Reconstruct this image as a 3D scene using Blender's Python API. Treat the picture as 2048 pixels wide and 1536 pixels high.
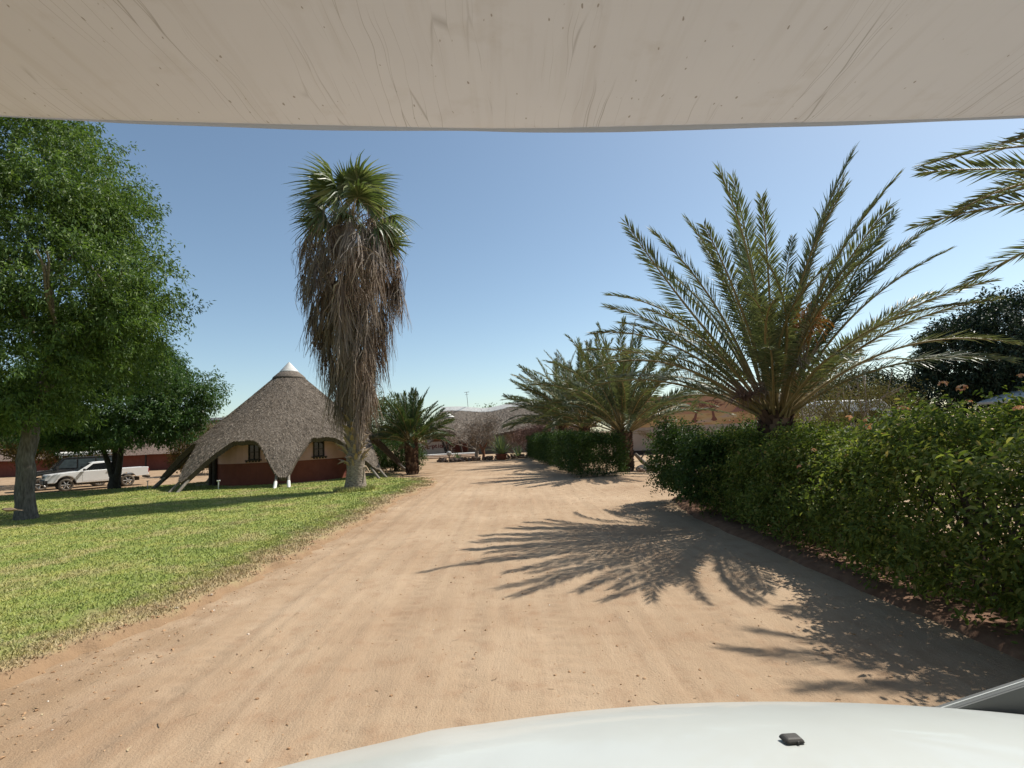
import bpy, math, random
import numpy as np
from mathutils import Vector, Matrix, Quaternion

for o in list(bpy.data.objects): bpy.data.objects.remove(o)
SC = bpy.context.scene
COL = SC.collection
R = math.radians
PI = math.pi

# ------------------------------------------------------------------ camera
CAM_H, PITCH, ROLL = 2.0, 5.5, 2.7
cd = bpy.data.cameras.new('camera'); cam = bpy.data.objects.new('camera', cd); COL.objects.link(cam)
cd.sensor_width = 36.0; cd.lens = 36.0 * 1060 / 2048; cd.clip_start = 0.02; cd.clip_end = 3000
CAM_MAT = Matrix.Translation((0, 0, CAM_H)) @ Matrix.Rotation(R(90 + PITCH), 4, 'X') @ Matrix.Rotation(R(-ROLL), 4, 'Z')
cam.matrix_world = CAM_MAT
SC.camera = cam
# ------------------------------------------------------------------ light
SUN_EL, SUN_AZ = 54.0, 62.0            # azimuth clockwise from +Y
w = bpy.data.worlds.new('World'); SC.world = w; w.use_nodes = True
nt = w.node_tree; nt.nodes.clear()
sky = nt.nodes.new('ShaderNodeTexSky'); sky.sky_type = 'NISHITA'; sky.sun_disc = False
sky.sun_elevation = R(SUN_EL); sky.sun_rotation = R(SUN_AZ); sky.altitude = 1200; sky.air_density = 1.0; sky.dust_density = 2.2; sky.ozone_density = 1.0
bg = nt.nodes.new('ShaderNodeBackground'); bg.inputs['Strength'].default_value = 0.112
wo = nt.nodes.new('ShaderNodeOutputWorld')
tint = nt.nodes.new('ShaderNodeMix'); tint.data_type = 'RGBA'; tint.blend_type = 'MULTIPLY'; tint.inputs[0].default_value = 1.0; tint.inputs[7].default_value = (0.98, 1.0, 0.91, 1)   # camera white balance
nt.links.new(sky.outputs[0], tint.inputs[6]); nt.links.new(tint.outputs[2], bg.inputs[0]); nt.links.new(bg.outputs[0], wo.inputs[0])
sd = bpy.data.lights.new('sun', 'SUN'); sd.energy = 4.4; sd.angle = R(0.55); sd.color = (1.0, 0.95, 0.87)
sun = bpy.data.objects.new('sun', sd); COL.objects.link(sun)
SUNV = Vector((math.sin(R(SUN_AZ)) * math.cos(R(SUN_EL)), math.cos(R(SUN_AZ)) * math.cos(R(SUN_EL)), math.sin(R(SUN_EL))))
sun.rotation_euler = SUNV.to_track_quat('Z', 'Y').to_euler(); sun.location = (30, 20, 40)
SC.view_settings.view_transform = 'Standard'; SC.view_settings.look = 'None'
SC.view_settings.exposure = 0.5; SC.view_settings.gamma = 1.0
SC.render.resolution_x = 1024; SC.render.resolution_y = 768
SC.render.engine = 'CYCLES'
SC.cycles.transparent_max_bounces = 8; SC.cycles.max_bounces = 6

# ------------------------------------------------------------------ numpy noise
def _hash(ix, iy, seed):
    n = (ix.astype(np.int64) * 374761393 + iy.astype(np.int64) * 668265263 + seed * 974711) & 0x7fffffff
    n = ((n ^ (n >> 13)) * 1274126177) & 0x7fffffff
    return ((n ^ (n >> 16)) & 0xffff) / 65535.0
def vnoise(x, y, seed=0):
    x = np.asarray(x, float); y = np.asarray(y, float)
    ix = np.floor(x); iy = np.floor(y); fx = x - ix; fy = y - iy
    fx = fx * fx * (3 - 2 * fx); fy = fy * fy * (3 - 2 * fy)
    a = _hash(ix, iy, seed); b = _hash(ix + 1, iy, seed); c = _hash(ix, iy + 1, seed); d = _hash(ix + 1, iy + 1, seed)
    return (a * (1 - fx) + b * fx) * (1 - fy) + (c * (1 - fx) + d * fx) * fy
def fbm(x, y, seed=0, octv=4):
    t = 0; a = 0.5; f = 1.0
    for k in range(octv):
        t = t + a * (vnoise(x * f, y * f, seed + k * 17) - 0.5) * 2; a *= 0.5; f *= 2.03
    return t
def sstep(a, b, x):
    t = np.clip((x - a) / (b - a), 0, 1); return t * t * (3 - 2 * t)
def norm(v): return v / np.maximum(np.linalg.norm(v, axis=-1, keepdims=True), 1e-9)

# ------------------------------------------------------------------ mesh builder
class MB:
    def __init__(s): s.V = []; s.F = []; s.M = []; s.S = []; s.n = 0; s.attr = []
    def add(s, V, F, m=0, smooth=True, attr=None):
        V = np.asarray(V, float).reshape(-1, 3); s.V.append(V)
        if isinstance(F, np.ndarray): F = [F]
        else:
            by = {}
            for f in F: by.setdefault(len(f), []).append(f)
            F = [np.array(v) for v in by.values()]
        for f in F:
            s.F.append(f + s.n); s.M.append(np.full(len(f), m)); s.S.append(np.full(len(f), smooth))
        s.attr.append(np.zeros(len(V)) if attr is None else np.asarray(attr, float))
        s.n += len(V); return s
    def mesh(s, name, mats, attr=None):
        me = bpy.data.meshes.new(name)
        V = np.concatenate(s.V); me.vertices.add(len(V)); me.vertices.foreach_set('co', V.astype(np.float32).ravel())
        li = np.concatenate([f.ravel() for f in s.F]); tot = np.concatenate([np.full(len(f), f.shape[1]) for f in s.F])
        st = np.concatenate([[0], np.cumsum(tot)[:-1]])
        me.loops.add(len(li)); me.loops.foreach_set('vertex_index', li.astype(np.int32))
        me.polygons.add(len(tot)); me.polygons.foreach_set('loop_start', st.astype(np.int32))
        me.polygons.foreach_set('loop_total', tot.astype(np.int32))
        me.polygons.foreach_set('material_index', np.concatenate(s.M).astype(np.int32))
        me.polygons.foreach_set('use_smooth', np.concatenate(s.S).astype(bool))
        if attr:
            a = me.attributes.new(attr, 'FLOAT', 'POINT'); a.data.foreach_set('value', np.concatenate(s.attr).astype(np.float32))
        me.update(calc_edges=True); me.validate()
        for m in (mats if isinstance(mats, (list, tuple)) else [mats]): me.materials.append(m)
        return me
    # shapes
    def box(s, c, d, rz=0, m=0, taper=1.0, rot=None):
        x, y, z = d[0] / 2, d[1] / 2, d[2] / 2; t = taper
        V = np.array([[-x, -y, -z], [x, -y, -z], [x, y, -z], [-x, y, -z], [-x*t, -y*t, z], [x*t, -y*t, z], [x*t, y*t, z], [-x*t, y*t, z]])
        Mx = np.array(Matrix.Rotation(rz, 3, 'Z')) if rot is None else np.array(rot)
        V = V @ Mx.T + np.array(c)
        return s.add(V, np.array([[0,3,2,1],[4,5,6,7],[0,1,5,4],[1,2,6,5],[2,3,7,6],[3,0,4,7]]), m, False)
    def tube(s, pts, rad, n=8, m=0, caps=True, smooth=True, jitter=None):
        P = np.asarray(pts, float); k = len(P); rad = np.broadcast_to(np.asarray(rad, float), (k,))
        T = np.gradient(P, axis=0); T = norm(T)
        up = np.array([0, 0, 1.0]) if abs(T[0][2]) < 0.9 else np.array([1.0, 0, 0])
        V = []
        for i in range(k):
            a = np.cross(T[i], up); a /= max(np.linalg.norm(a), 1e-6); b = np.cross(a, T[i]); up = b
            th = np.arange(n) / n * 2 * PI
            rr = rad[i] * (1 if jitter is None else jitter[i % len(jitter)])
            V.append(P[i] + rr * (np.cos(th)[:, None] * a + np.sin(th)[:, None] * b) if np.isscalar(rr) else P[i] + rr[:, None] * (np.cos(th)[:, None] * a + np.sin(th)[:, None] * b))
        V = np.concatenate(V); F = []
        for i in range(k - 1):
            for j in range(n):
                j2 = (j + 1) % n; F.append((i*n+j, i*n+j2, (i+1)*n+j2, (i+1)*n+j))
        s.add(V, np.array(F), m, smooth)
        if caps:
            s.add(V[:n], [tuple(range(n))[::-1]], m, False); s.add(V[-n:], [tuple(range(n))], m, False)
        return s
    def lathe(s, prof, c=(0, 0, 0), n=24, m=0, smooth=True, axis='z'):
        pr = np.asarray(prof, float); th = np.arange(n) / n * 2 * PI; k = len(pr)
        V = np.stack([pr[:, 0][:, None] * np.cos(th), pr[:, 0][:, None] * np.sin(th), np.repeat(pr[:, 1][:, None], n, 1)], -1).reshape(-1, 3)
        if axis == 'y': V = V[:, [0, 2, 1]]
        F = [(i*n+j, i*n+(j+1) % n, (i+1)*n+(j+1) % n, (i+1)*n+j) for i in range(k-1) for j in range(n)]
        return s.add(V + np.array(c), np.array(F), m, smooth)
    def grid(s, X, Y, Z, m=0, smooth=True, mask=None, attr=None):
        a, b = X.shape; V = np.stack([X, Y, Z], -1).reshape(-1, 3)
        i, j = np.meshgrid(np.arange(a - 1), np.arange(b - 1), indexing='ij')
        F = np.stack([i*b+j, (i+1)*b+j, (i+1)*b+j+1, i*b+j+1], -1).reshape(-1, 4)
        if mask is not None: F = F[mask.reshape(-1)]
        return s.add(V, F, m, smooth, attr)
    def prism(s, poly, y0, y1, m=0, top=None, smooth=False):
        # polygon in xz extruded along y; top(z) narrows half-width
        p = np.asarray(poly, float); n = len(p)
        h0 = np.full(n, y0) if top is None else np.array([top(z) for z in p[:, 1]]) * y0
        h1 = np.full(n, y1) if top is None else np.array([top(z) for z in p[:, 1]]) * y1
        V = np.concatenate([np.stack([p[:, 0], h0, p[:, 1]], -1), np.stack([p[:, 0], h1, p[:, 1]], -1)])
        F = [tuple(range(n)), tuple(range(2*n-1, n-1, -1))] + [(i, i+n, (i+1) % n + n, (i+1) % n) for i in range(n)]
        return s.add(V, F, m, smooth)
    def leaves(s, P, D, N, L, W, fold=0.25, m=0):
        # rhombic leaf quads: base P, direction D, approx normal N
        D = norm(D); S = norm(np.cross(D, N)); Nn = np.cross(S, D); L = np.asarray(L)[:, None]; W = np.asarray(W)[:, None]
        mid = P + D * L * 0.45
        V = np.stack([P, mid + S * W / 2 + Nn * W * fold, P + D * L - Nn * L * 0.12, mid - S * W / 2 + Nn * W * fold], 1).reshape(-1, 3)
        return s.add(V, np.arange(len(V)).reshape(-1, 4), m, False)
    def leaves6(s, P, D, N, L, W, fold=0.22, m=0):
        D = norm(D); S = norm(np.cross(D, N)); Nn = np.cross(S, D); L = np.asarray(L)[:, None]; W = np.asarray(W)[:, None]
        a = P + D * L * 0.28; b = P + D * L * 0.68 - Nn * L * 0.05
        V = np.stack([P, a + S * W * 0.46 + Nn * W * fold, b + S * W * 0.36 + Nn * W * fold * 0.7, P + D * L - Nn * L * 0.16, b - S * W * 0.36 + Nn * W * fold * 0.7, a - S * W * 0.46 + Nn * W * fold], 1).reshape(-1, 3)
        i = np.arange(len(P))[:, None] * 6
        return s.add(V, np.concatenate([i + np.array([[0, 1, 2, 3]]), i + np.array([[0, 3, 4, 5]])]), m, False)
    def strips(s, P, m=0, W=0.03, side=None, taper=None):
        # P (n,k,3) polylines -> ribbons
        n, k, _ = P.shape; T = np.gradient(P, axis=1)
        if side is None: side = np.random.default_rng(3).normal(size=(n, 1, 3))
        S = norm(np.cross(T, side)); tp = np.ones(k) if taper is None else np.asarray(taper)
        Wd = np.broadcast_to(np.asarray(W), (n,))[:, None, None] * tp[None, :, None] / 2
        V = np.stack([P - S * Wd, P + S * Wd], 2).reshape(-1, 3)
        b = (np.arange(n) * k * 2)[:, None]; i = (np.arange(k - 1) * 2)[None]
        q = (b + i).ravel(); F = np.stack([q, q + 1, q + 3, q + 2], -1)
        return s.add(V, F, m, False)

def link(o, parent=None):
    COL.objects.link(o)
    if parent is not None: o.parent = parent
    return o
def obj(name, mb, mat, parent=None, attr=None):
    me = mb if isinstance(mb, bpy.types.Mesh) else mb.mesh(name, mat, attr)
    return link(bpy.data.objects.new(name, me), parent)
def tag(o, label=None, cat=None, group=None, kind=None):
    if label: o['label'] = label
    if cat: o['category'] = cat
    if group: o['group'] = group
    if kind: o['kind'] = kind
    return o
def thing(name, label, cat, loc=(0, 0, 0), rz=0, group=None):
    o = bpy.data.objects.new(name, None); o.empty_display_size = 0.3; o.location = loc; o.rotation_euler = (0, 0, rz)
    return tag(link(o), label, cat, group)
def bevel(o, wd=0.02, seg=2, ang=35):
    b = o.modifiers.new('bevel', 'BEVEL'); b.width = wd; b.segments = seg; b.limit_method = 'ANGLE'; b.angle_limit = R(ang); return o

# ------------------------------------------------------------------ materials
def newmat(name):
    m = bpy.data.materials.new(name); m.use_nodes = True; t = m.node_tree
    return m, t, t.nodes['Principled BSDF'], t.nodes['Material Output']
def nd(t, typ, **kw):
    n = t.nodes.new(typ)
    for k, v in kw.items(): setattr(n, k, v)
    return n
def ramp(t, stops, fac=None, interp='LINEAR'):
    r = nd(t, 'ShaderNodeValToRGB'); cr = r.color_ramp; cr.interpolation = interp
    while len(cr.elements) < len(stops): cr.elements.new(0.5)
    for e, (p, c) in zip(cr.elements, stops):
        e.position = p; e.color = (c[0], c[1], c[2], 1) if not np.isscalar(c) else (c, c, c, 1)
    if fac is not None: t.links.new(fac, r.inputs[0])
    return r
def coords(t, scale=(1, 1, 1), kind='Object'):
    tc = nd(t, 'ShaderNodeTexCoord'); mp = nd(t, 'ShaderNodeMapping'); mp.inputs['Scale'].default_value = scale
    if kind == 'World':
        g = nd(t, 'ShaderNodeNewGeometry'); t.links.new(g.outputs['Position'], mp.inputs[0])
    else: t.links.new(tc.outputs[kind], mp.inputs[0])
    return mp.outputs[0]
def noise(t, vec, scale, detail=4, rough=0.55):
    n = nd(t, 'ShaderNodeTexNoise'); n.inputs['Scale'].default_value = scale; n.inputs['Detail'].default_value = detail
    n.inputs['Roughness'].default_value = rough; t.links.new(vec, n.inputs['Vector']); return n.outputs['Fac']
def mixc(t, a, b, fac, mode='MIX'):
    m = nd(t, 'ShaderNodeMix', data_type='RGBA', blend_type=mode)
    for v, i in ((fac, 0), (a, 6), (b, 7)):
        if hasattr(v, 'links') or hasattr(v, 'is_linked'): t.links.new(v, m.inputs[i])
        elif i == 0: m.inputs[0].default_value = v
        else: m.inputs[i].default_value = (v[0], v[1], v[2], 1)
    return m.outputs[2]
def bump(t, p, h, strength=0.4, dist=0.02):
    b = nd(t, 'ShaderNodeBump'); b.inputs['Strength'].default_value = strength; b.inputs['Distance'].default_value = dist
    t.links.new(h, b.inputs['Height']); t.links.new(b.outputs[0], p.inputs['Normal'])
def mat_noise(name, stops, scale=8, rough=0.85, bmp=0.3, dist=0.02, stretch=(1, 1, 1), detail=5, kind='Object', spec=0.3, metal=0, coat=0, big=None):
    m, t, p, o = newmat(name); v = coords(t, stretch, kind); f = noise(t, v, scale, detail)
    c = ramp(t, stops, f).outputs[0]
    if big:
        f2 = noise(t, coords(t, (1, 1, 1), kind), big[0], 3)
        c = mixc(t, c, big[1], ramp(t, [(0.45, 0.0), (0.7, big[2])], f2).outputs[0])
    t.links.new(c, p.inputs['Base Color']); p.inputs['Roughness'].default_value = rough
    p.inputs['Specular IOR Level'].default_value = spec; p.inputs['Metallic'].default_value = metal; p.inputs['Coat Weight'].default_value = coat
    if bmp: bump(t, p, f, bmp, dist)
    return m
def mat_leaf(name, stops, trans=0.3, rough=0.5, spec=0.35, tint=(1.15, 1.2, 0.6), patch=None):
    m, t, p, o = newmat(name); g = nd(t, 'ShaderNodeNewGeometry')
    c = ramp(t, stops, g.outputs['Random Per Island']).outputs[0]
    if patch:
        f = noise(t, coords(t, (1, 1, 1), 'World'), patch[0], 3); c = mixc(t, c, patch[1], ramp(t, [(0.42, 0.0), (0.68, patch[2])], f).outputs[0])
    t.links.new(c, p.inputs['Base Color']); p.inputs['Roughness'].default_value = rough; p.inputs['Specular IOR Level'].default_value = spec
    if trans:
        tr = nd(t, 'ShaderNodeBsdfTranslucent'); c2 = mixc(t, c, tint, 1.0, 'MULTIPLY'); t.links.new(c2, tr.inputs[0])
        mx = nd(t, 'ShaderNodeMixShader'); mx.inputs[0].default_value = trans
        t.links.new(p.outputs[0], mx.inputs[1]); t.links.new(tr.outputs[0], mx.inputs[2]); t.links.new(mx.outputs[0], o.inputs[0])
    return m
def mat_plain(name, col, rough=0.6, spec=0.4, metal=0, coat=0, var=0.12, scale=6):
    c = np.array(col); return mat_noise(name, [(0.3, c * (1 - var)), (0.7, np.minimum(c * (1 + var), 1))], scale, rough, 0, spec=spec, metal=metal, coat=coat)

M = {}
M['leaf_big'] = mat_leaf('leaf_big_tree', [(0, (0.046, 0.086, 0.02)), (0.5, (0.085, 0.145, 0.033)), (0.85, (0.125, 0.195, 0.048)), (1, (0.2, 0.27, 0.085))], 0.37, 0.5, 0.4)
M['leaf_mid'] = mat_leaf('leaf_forked_tree', [(0, (0.035, 0.08, 0.022)), (0.6, (0.065, 0.13, 0.036)), (1, (0.12, 0.18, 0.06))], 0.34, 0.45, 0.4)
M['leaf_hedge'] = mat_leaf('leaf_hedge', [(0, (0.075, 0.11, 0.025)), (0.5, (0.135, 0.18, 0.04)), (0.82, (0.2, 0.235, 0.06)), (0.95, (0.27, 0.28, 0.09)), (1, (0.3, 0.21, 0.1))], 0.45, 0.6, 0.22)
M['leaf_hedge2'] = mat_leaf('leaf_clipped_hedge', [(0, (0.03, 0.06, 0.015)), (0.6, (0.05, 0.095, 0.022)), (1, (0.09, 0.14, 0.036))], 0.3, 0.55, 0.25)
M['leaf_dark'] = mat_leaf('leaf_dark_tree', [(0, (0.012, 0.024, 0.012)), (0.7, (0.022, 0.042, 0.02)), (1, (0.045, 0.07, 0.035))], 0.1, 0.5, 0.35)
M['leaf_dry'] = mat_leaf('leaf_dry_shrub', [(0, (0.08, 0.065, 0.03)), (0.6, (0.13, 0.11, 0.045)), (1, (0.16, 0.17, 0.06))], 0.25, 0.7, 0.2)
M['leaf_pale'] = mat_leaf('leaf_pale_tree', [(0, (0.06, 0.09, 0.03)), (0.6, (0.1, 0.14, 0.045)), (1, (0.16, 0.19, 0.07))], 0.3, 0.6, 0.3)
M['leaf_brown'] = mat_leaf('leaf_brown_tree', [(0, (0.05, 0.045, 0.015)), (0.6, (0.11, 0.085, 0.025)), (1, (0.2, 0.13, 0.04))], 0.3, 0.7, 0.2)
M['bark'] = mat_noise('bark', [(0.3, (0.07, 0.058, 0.046)), (0.55, (0.15, 0.13, 0.105)), (0.8, (0.25, 0.225, 0.185))], 9, 0.9, 0.9, 0.04, (2.2, 2.2, 0.5))
M['bark_dark'] = mat_noise('bark_dark', [(0.3, (0.025, 0.022, 0.02)), (0.8, (0.075, 0.066, 0.055))], 9, 0.9, 0.8, 0.03, (2, 2, 0.5))
M['twig'] = mat_noise('twig_bark', [(0.3, (0.2, 0.16, 0.125)), (0.8, (0.4, 0.34, 0.275))], 12, 0.9, 0.2)
M['twig_red'] = mat_noise('twig_red_bark', [(0.3, (0.11, 0.06, 0.05)), (0.8, (0.22, 0.14, 0.11))], 12, 0.9, 0.2)
M['frond'] = mat_leaf('date_leaflet', [(0, (0.07, 0.095, 0.047)), (0.6, (0.115, 0.142, 0.075)), (0.93, (0.17, 0.19, 0.105)), (1, (0.28, 0.25, 0.14))], 0.28, 0.42, 0.45, (1.15, 1.15, 0.55), patch=(0.8, (0.13, 0.12, 0.055), 0.2))
M['frond_green'] = mat_leaf('date_leaflet_green', [(0, (0.035, 0.065, 0.025)), (0.6, (0.06, 0.1, 0.038)), (0.95, (0.1, 0.14, 0.05)), (1, (0.25, 0.22, 0.1))], 0.24, 0.4, 0.45, (1.2, 1.15, 0.5))
M['rachis'] = mat_noise('frond_stalk', [(0.3, (0.19, 0.145, 0.06)), (0.7, (0.3, 0.235, 0.11))], 5, 0.55, 0.1)
M['frond_dry'] = mat_leaf('dry_leaflet', [(0, (0.14, 0.1, 0.06)), (0.6, (0.24, 0.18, 0.11)), (1, (0.42, 0.36, 0.26))], 0.2, 0.6, 0.3, (1, 0.9, 0.7))
M['dates'] = mat_leaf('date_strands', [(0, (0.26, 0.1, 0.02)), (1, (0.5, 0.23, 0.06))], 0.1, 0.6)
M['boots'] = mat_leaf('palm_leaf_bases', [(0, (0.055, 0.032, 0.022)), (0.6, (0.11, 0.065, 0.045)), (1, (0.24, 0.16, 0.11))], 0, 0.9, 0.15)
M['boots_pale'] = mat_leaf('fan_palm_leaf_bases', [(0, (0.16, 0.11, 0.07)), (0.6, (0.3, 0.23, 0.15)), (1, (0.5, 0.43, 0.32))], 0, 0.8, 0.2)
M['fan'] = mat_leaf('fan_leaf', [(0, (0.065, 0.095, 0.035)), (0.6, (0.115, 0.15, 0.06)), (1, (0.26, 0.28, 0.15))], 0.28, 0.42, 0.45)
M['fan_dead'] = mat_leaf('dead_fan_leaf', [(0, (0.1, 0.065, 0.042)), (0.5, (0.19, 0.13, 0.085)), (0.85, (0.28, 0.21, 0.14)), (1, (0.45, 0.38, 0.28))], 0.12, 0.65, 0.3, (1, 0.9, 0.8), patch=(0.55, (0.21, 0.19, 0.165), 0.7))
M['trunk_fan'] = mat_noise('fan_palm_trunk', [(0.3, (0.13, 0.105, 0.08)), (0.55, (0.26, 0.215, 0.165)), (0.8, (0.36, 0.31, 0.24))], 7, 0.9, 0.9, 0.05, (1.5, 1.5, 2.5))
M['thatch'] = mat_noise('thatch', [(0.25, (0.075, 0.06, 0.048)), (0.5, (0.16, 0.132, 0.105)), (0.78, (0.29, 0.245, 0.2))], 14, 0.95, 1.0, 0.06, detail=8, big=(0.9, (0.14, 0.12, 0.1), 0.5))
M['straw'] = mat_leaf('thatch_straw', [(0, (0.11, 0.087, 0.066)), (0.5, (0.2, 0.163, 0.128)), (0.85, (0.28, 0.235, 0.188)), (1, (0.4, 0.35, 0.29))], 0, 0.9, 0.15)
M['thatch_cut'] = mat_noise('thatch_cut_edge', [(0.3, (0.035, 0.028, 0.022)), (0.7, (0.13, 0.1, 0.075))], 30, 0.95, 0.8, 0.03)
M['cap'] = mat_noise('roof_cap_cement', [(0.3, (0.5, 0.49, 0.46)), (0.7, (0.68, 0.67, 0.63))], 5, 0.8, 0.3, 0.02)
M['wall_cream'] = mat_noise('wall_cream', [(0.3, (0.56, 0.325, 0.3)), (0.7, (0.63, 0.375, 0.345))], 2.5, 0.9, 0.2, 0.01, big=(1.5, (0.5, 0.29, 0.26), 0.6))
M['wall_red'] = mat_noise('wall_red', [(0.3, (0.17, 0.05, 0.033)), (0.7, (0.22, 0.068, 0.045))], 2.5, 0.9, 0.2, 0.01, big=(1.2, (0.16, 0.055, 0.038), 0.6))
M['wood_dark'] = mat_noise('dark_wood', [(0.3, (0.025, 0.018, 0.014)), (0.7, (0.06, 0.043, 0.032))], 12, 0.75, 0.3, 0.01, (3, 3, 0.4))
M['pole'] = mat_noise('weathered_pole', [(0.3, (0.13, 0.11, 0.09)), (0.7, (0.3, 0.27, 0.23))], 10, 0.85, 0.4, 0.01, (3, 3, 0.4))
M['white_paint'] = mat_plain('white_paint', (0.72, 0.71, 0.67), 0.7, var=0.06)
M['glass_dark'] = mat_plain('dark_glass', (0.012, 0.014, 0.016), 0.08, 0.5, var=0.2)
M['plinth'] = mat_noise('plinth_concrete', [(0.3, (0.36, 0.25, 0.17)), (0.7, (0.46, 0.33, 0.23))], 4, 0.9, 0.3)
M['car_white'] = mat_noise('car_white', [(0.3, (0.8, 0.8, 0.79)), (0.7, (0.86, 0.86, 0.85))], 3, 0.32, 0, spec=0.5, coat=0.5)
M['car_black'] = mat_noise('car_black', [(0.3, (0.012, 0.013, 0.014)), (0.7, (0.028, 0.027, 0.026))], 3, 0.25, 0, spec=0.5, coat=0.6)
M['plastic'] = mat_noise('dark_plastic', [(0.3, (0.03, 0.029, 0.028)), (0.7, (0.07, 0.064, 0.056))], 6, 0.6, 0.1)
M['tyre'] = mat_noise('dusty_tyre', [(0.3, (0.06, 0.053, 0.045)), (0.7, (0.2, 0.17, 0.135))], 7, 0.9, 0.3)
M['rim'] = mat_noise('alloy', [(0.3, (0.38, 0.37, 0.35)), (0.7, (0.55, 0.54, 0.52))], 6, 0.4, 0, metal=0.6)
M['lamp'] = mat_plain('headlight_lens', (0.45, 0.43, 0.4), 0.15, 0.5)
M['steel'] = mat_plain('grey_steel', (0.35, 0.35, 0.34), 0.45, metal=0.5)
M['mural'] = mat_noise('mural_paint', [(0.3, (0.42, 0.2, 0.12)), (0.5, (0.5, 0.26, 0.16)), (0.75, (0.55, 0.32, 0.2))], 0.8, 0.9, 0.1, 0.01, (0.5, 1, 1.6), detail=6, big=(0.6, (0.5, 0.34, 0.15), 0.6))
M['mural_ground'] = mat_noise('mural_ground', [(0.35, (0.4, 0.2, 0.11)), (0.5, (0.56, 0.38, 0.17)), (0.65, (0.5, 0.36, 0.27))], 2.0, 0.9, 0.1, 0.01, (0.35, 1, 1.6), detail=5)
M['mural_tree'] = mat_plain('mural_tree_paint', (0.2, 0.085, 0.06), 0.9)
M['mural_hill'] = mat_plain('mural_hill_paint', (0.3, 0.15, 0.12), 0.9)
M['wall_grey'] = mat_noise('wall_grey_pink', [(0.3, (0.36, 0.29, 0.235)), (0.7, (0.44, 0.36, 0.3))], 1.5, 0.9, 0.2, 0.01, big=(0.5, (0.31, 0.25, 0.2), 0.5))
M['stone'] = mat_noise('rock', [(0.3, (0.11, 0.07, 0.05)), (0.5, (0.19, 0.13, 0.095)), (0.75, (0.32, 0.245, 0.19))], 5, 0.9, 0.6, 0.03)
M['stone_pale'] = mat_noise('rock_pale', [(0.3, (0.36, 0.3, 0.25)), (0.75, (0.58, 0.53, 0.46))], 5, 0.9, 0.6, 0.03)
M['terracotta'] = mat_noise('terracotta', [(0.3, (0.2, 0.07, 0.04)), (0.7, (0.3, 0.115, 0.065))], 4, 0.85, 0.2)
M['carving'] = mat_noise('carved_red_wood', [(0.3, (0.17, 0.07, 0.035)), (0.7, (0.27, 0.12, 0.06))], 8, 0.7, 0.3)
M['agave'] = mat_leaf('agave_leaf', [(0, (0.13, 0.18, 0.09)), (0.7, (0.21, 0.26, 0.13)), (1, (0.4, 0.4, 0.24))], 0.15, 0.45, 0.4)
M['letter'] = mat_plain('dark_red_lettering', (0.13, 0.03, 0.025), 0.8)
M['flower'] = mat_leaf('lantana_petals', [(0, (0.62, 0.24, 0.17)), (0.5, (0.7, 0.38, 0.22)), (1, (0.72, 0.5, 0.3))], 0.2, 0.6, 0.2)
M['feather'] = mat_noise('brown_feathers', [(0.3, (0.13, 0.085, 0.05)), (0.7, (0.26, 0.19, 0.12))], 20, 0.8, 0.2)
M['rust'] = mat_noise('rusty_red_metal', [(0.3, (0.14, 0.05, 0.03)), (0.7, (0.25, 0.1, 0.06))], 8, 0.8, 0.2)
M['stem'] = mat_noise('hedge_stem', [(0.3, (0.06, 0.042, 0.03)), (0.7, (0.16, 0.12, 0.085))], 14, 0.9, 0.3)

# ================================================================== SETTING
# ---- road/lawn layout helpers (metres; road axis is +Y)
LAWN = np.array([(-3.95, -14), (-4.55, 4.7), (-4.35, 6.5), (-4.0, 10), (-3.85, 15), (-3.7, 20), (-3.6, 24), (-4.2, 26.6), (-6.3, 28.6), (-6.4, 30.2),
                 (-8, 33.5), (-12, 36.5), (-17, 34.5), (-20, 31.2), (-27, 28.6), (-45, 27.4), (-70, 27), (-70, -14)])
def poly_sd(x, y, P):
    d = np.full(x.shape, 1e9); ins = np.zeros(x.shape, bool); n = len(P)
    for i in range(n):
        a = P[i]; b = P[(i + 1) % n]; e = b - a
        wx = x - a[0]; wy = y - a[1]; t = np.clip((wx * e[0] + wy * e[1]) / (e @ e), 0, 1)
        d = np.minimum(d, np.hypot(wx - e[0] * t, wy - e[1] * t))
        c = ((a[1] <= y) != (b[1] <= y)); xi = a[0] + (y - a[1]) / (e[1] if abs(e[1]) > 1e-9 else 1e-9) * e[0]
        ins ^= c & (x < xi)
    return np.where(ins, d, -d)
def lawn_d(x, y):
    return poly_sd(x, y, LAWN) + 0.6 * fbm(x * 0.9, y * 0.9, 5, 3) + 0.22 * fbm(x * 4.5, y * 4.5, 9, 3)
def lawn_h(x, y): 
    d = lawn_d(x, y)
    return -0.07 + 0.15 * sstep(-0.16, 0.14, d) + 0.05 * sstep(0.1, 1.8, d) + 0.02 * fbm(x * 0.7, y * 0.7, 3, 3), d
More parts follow.
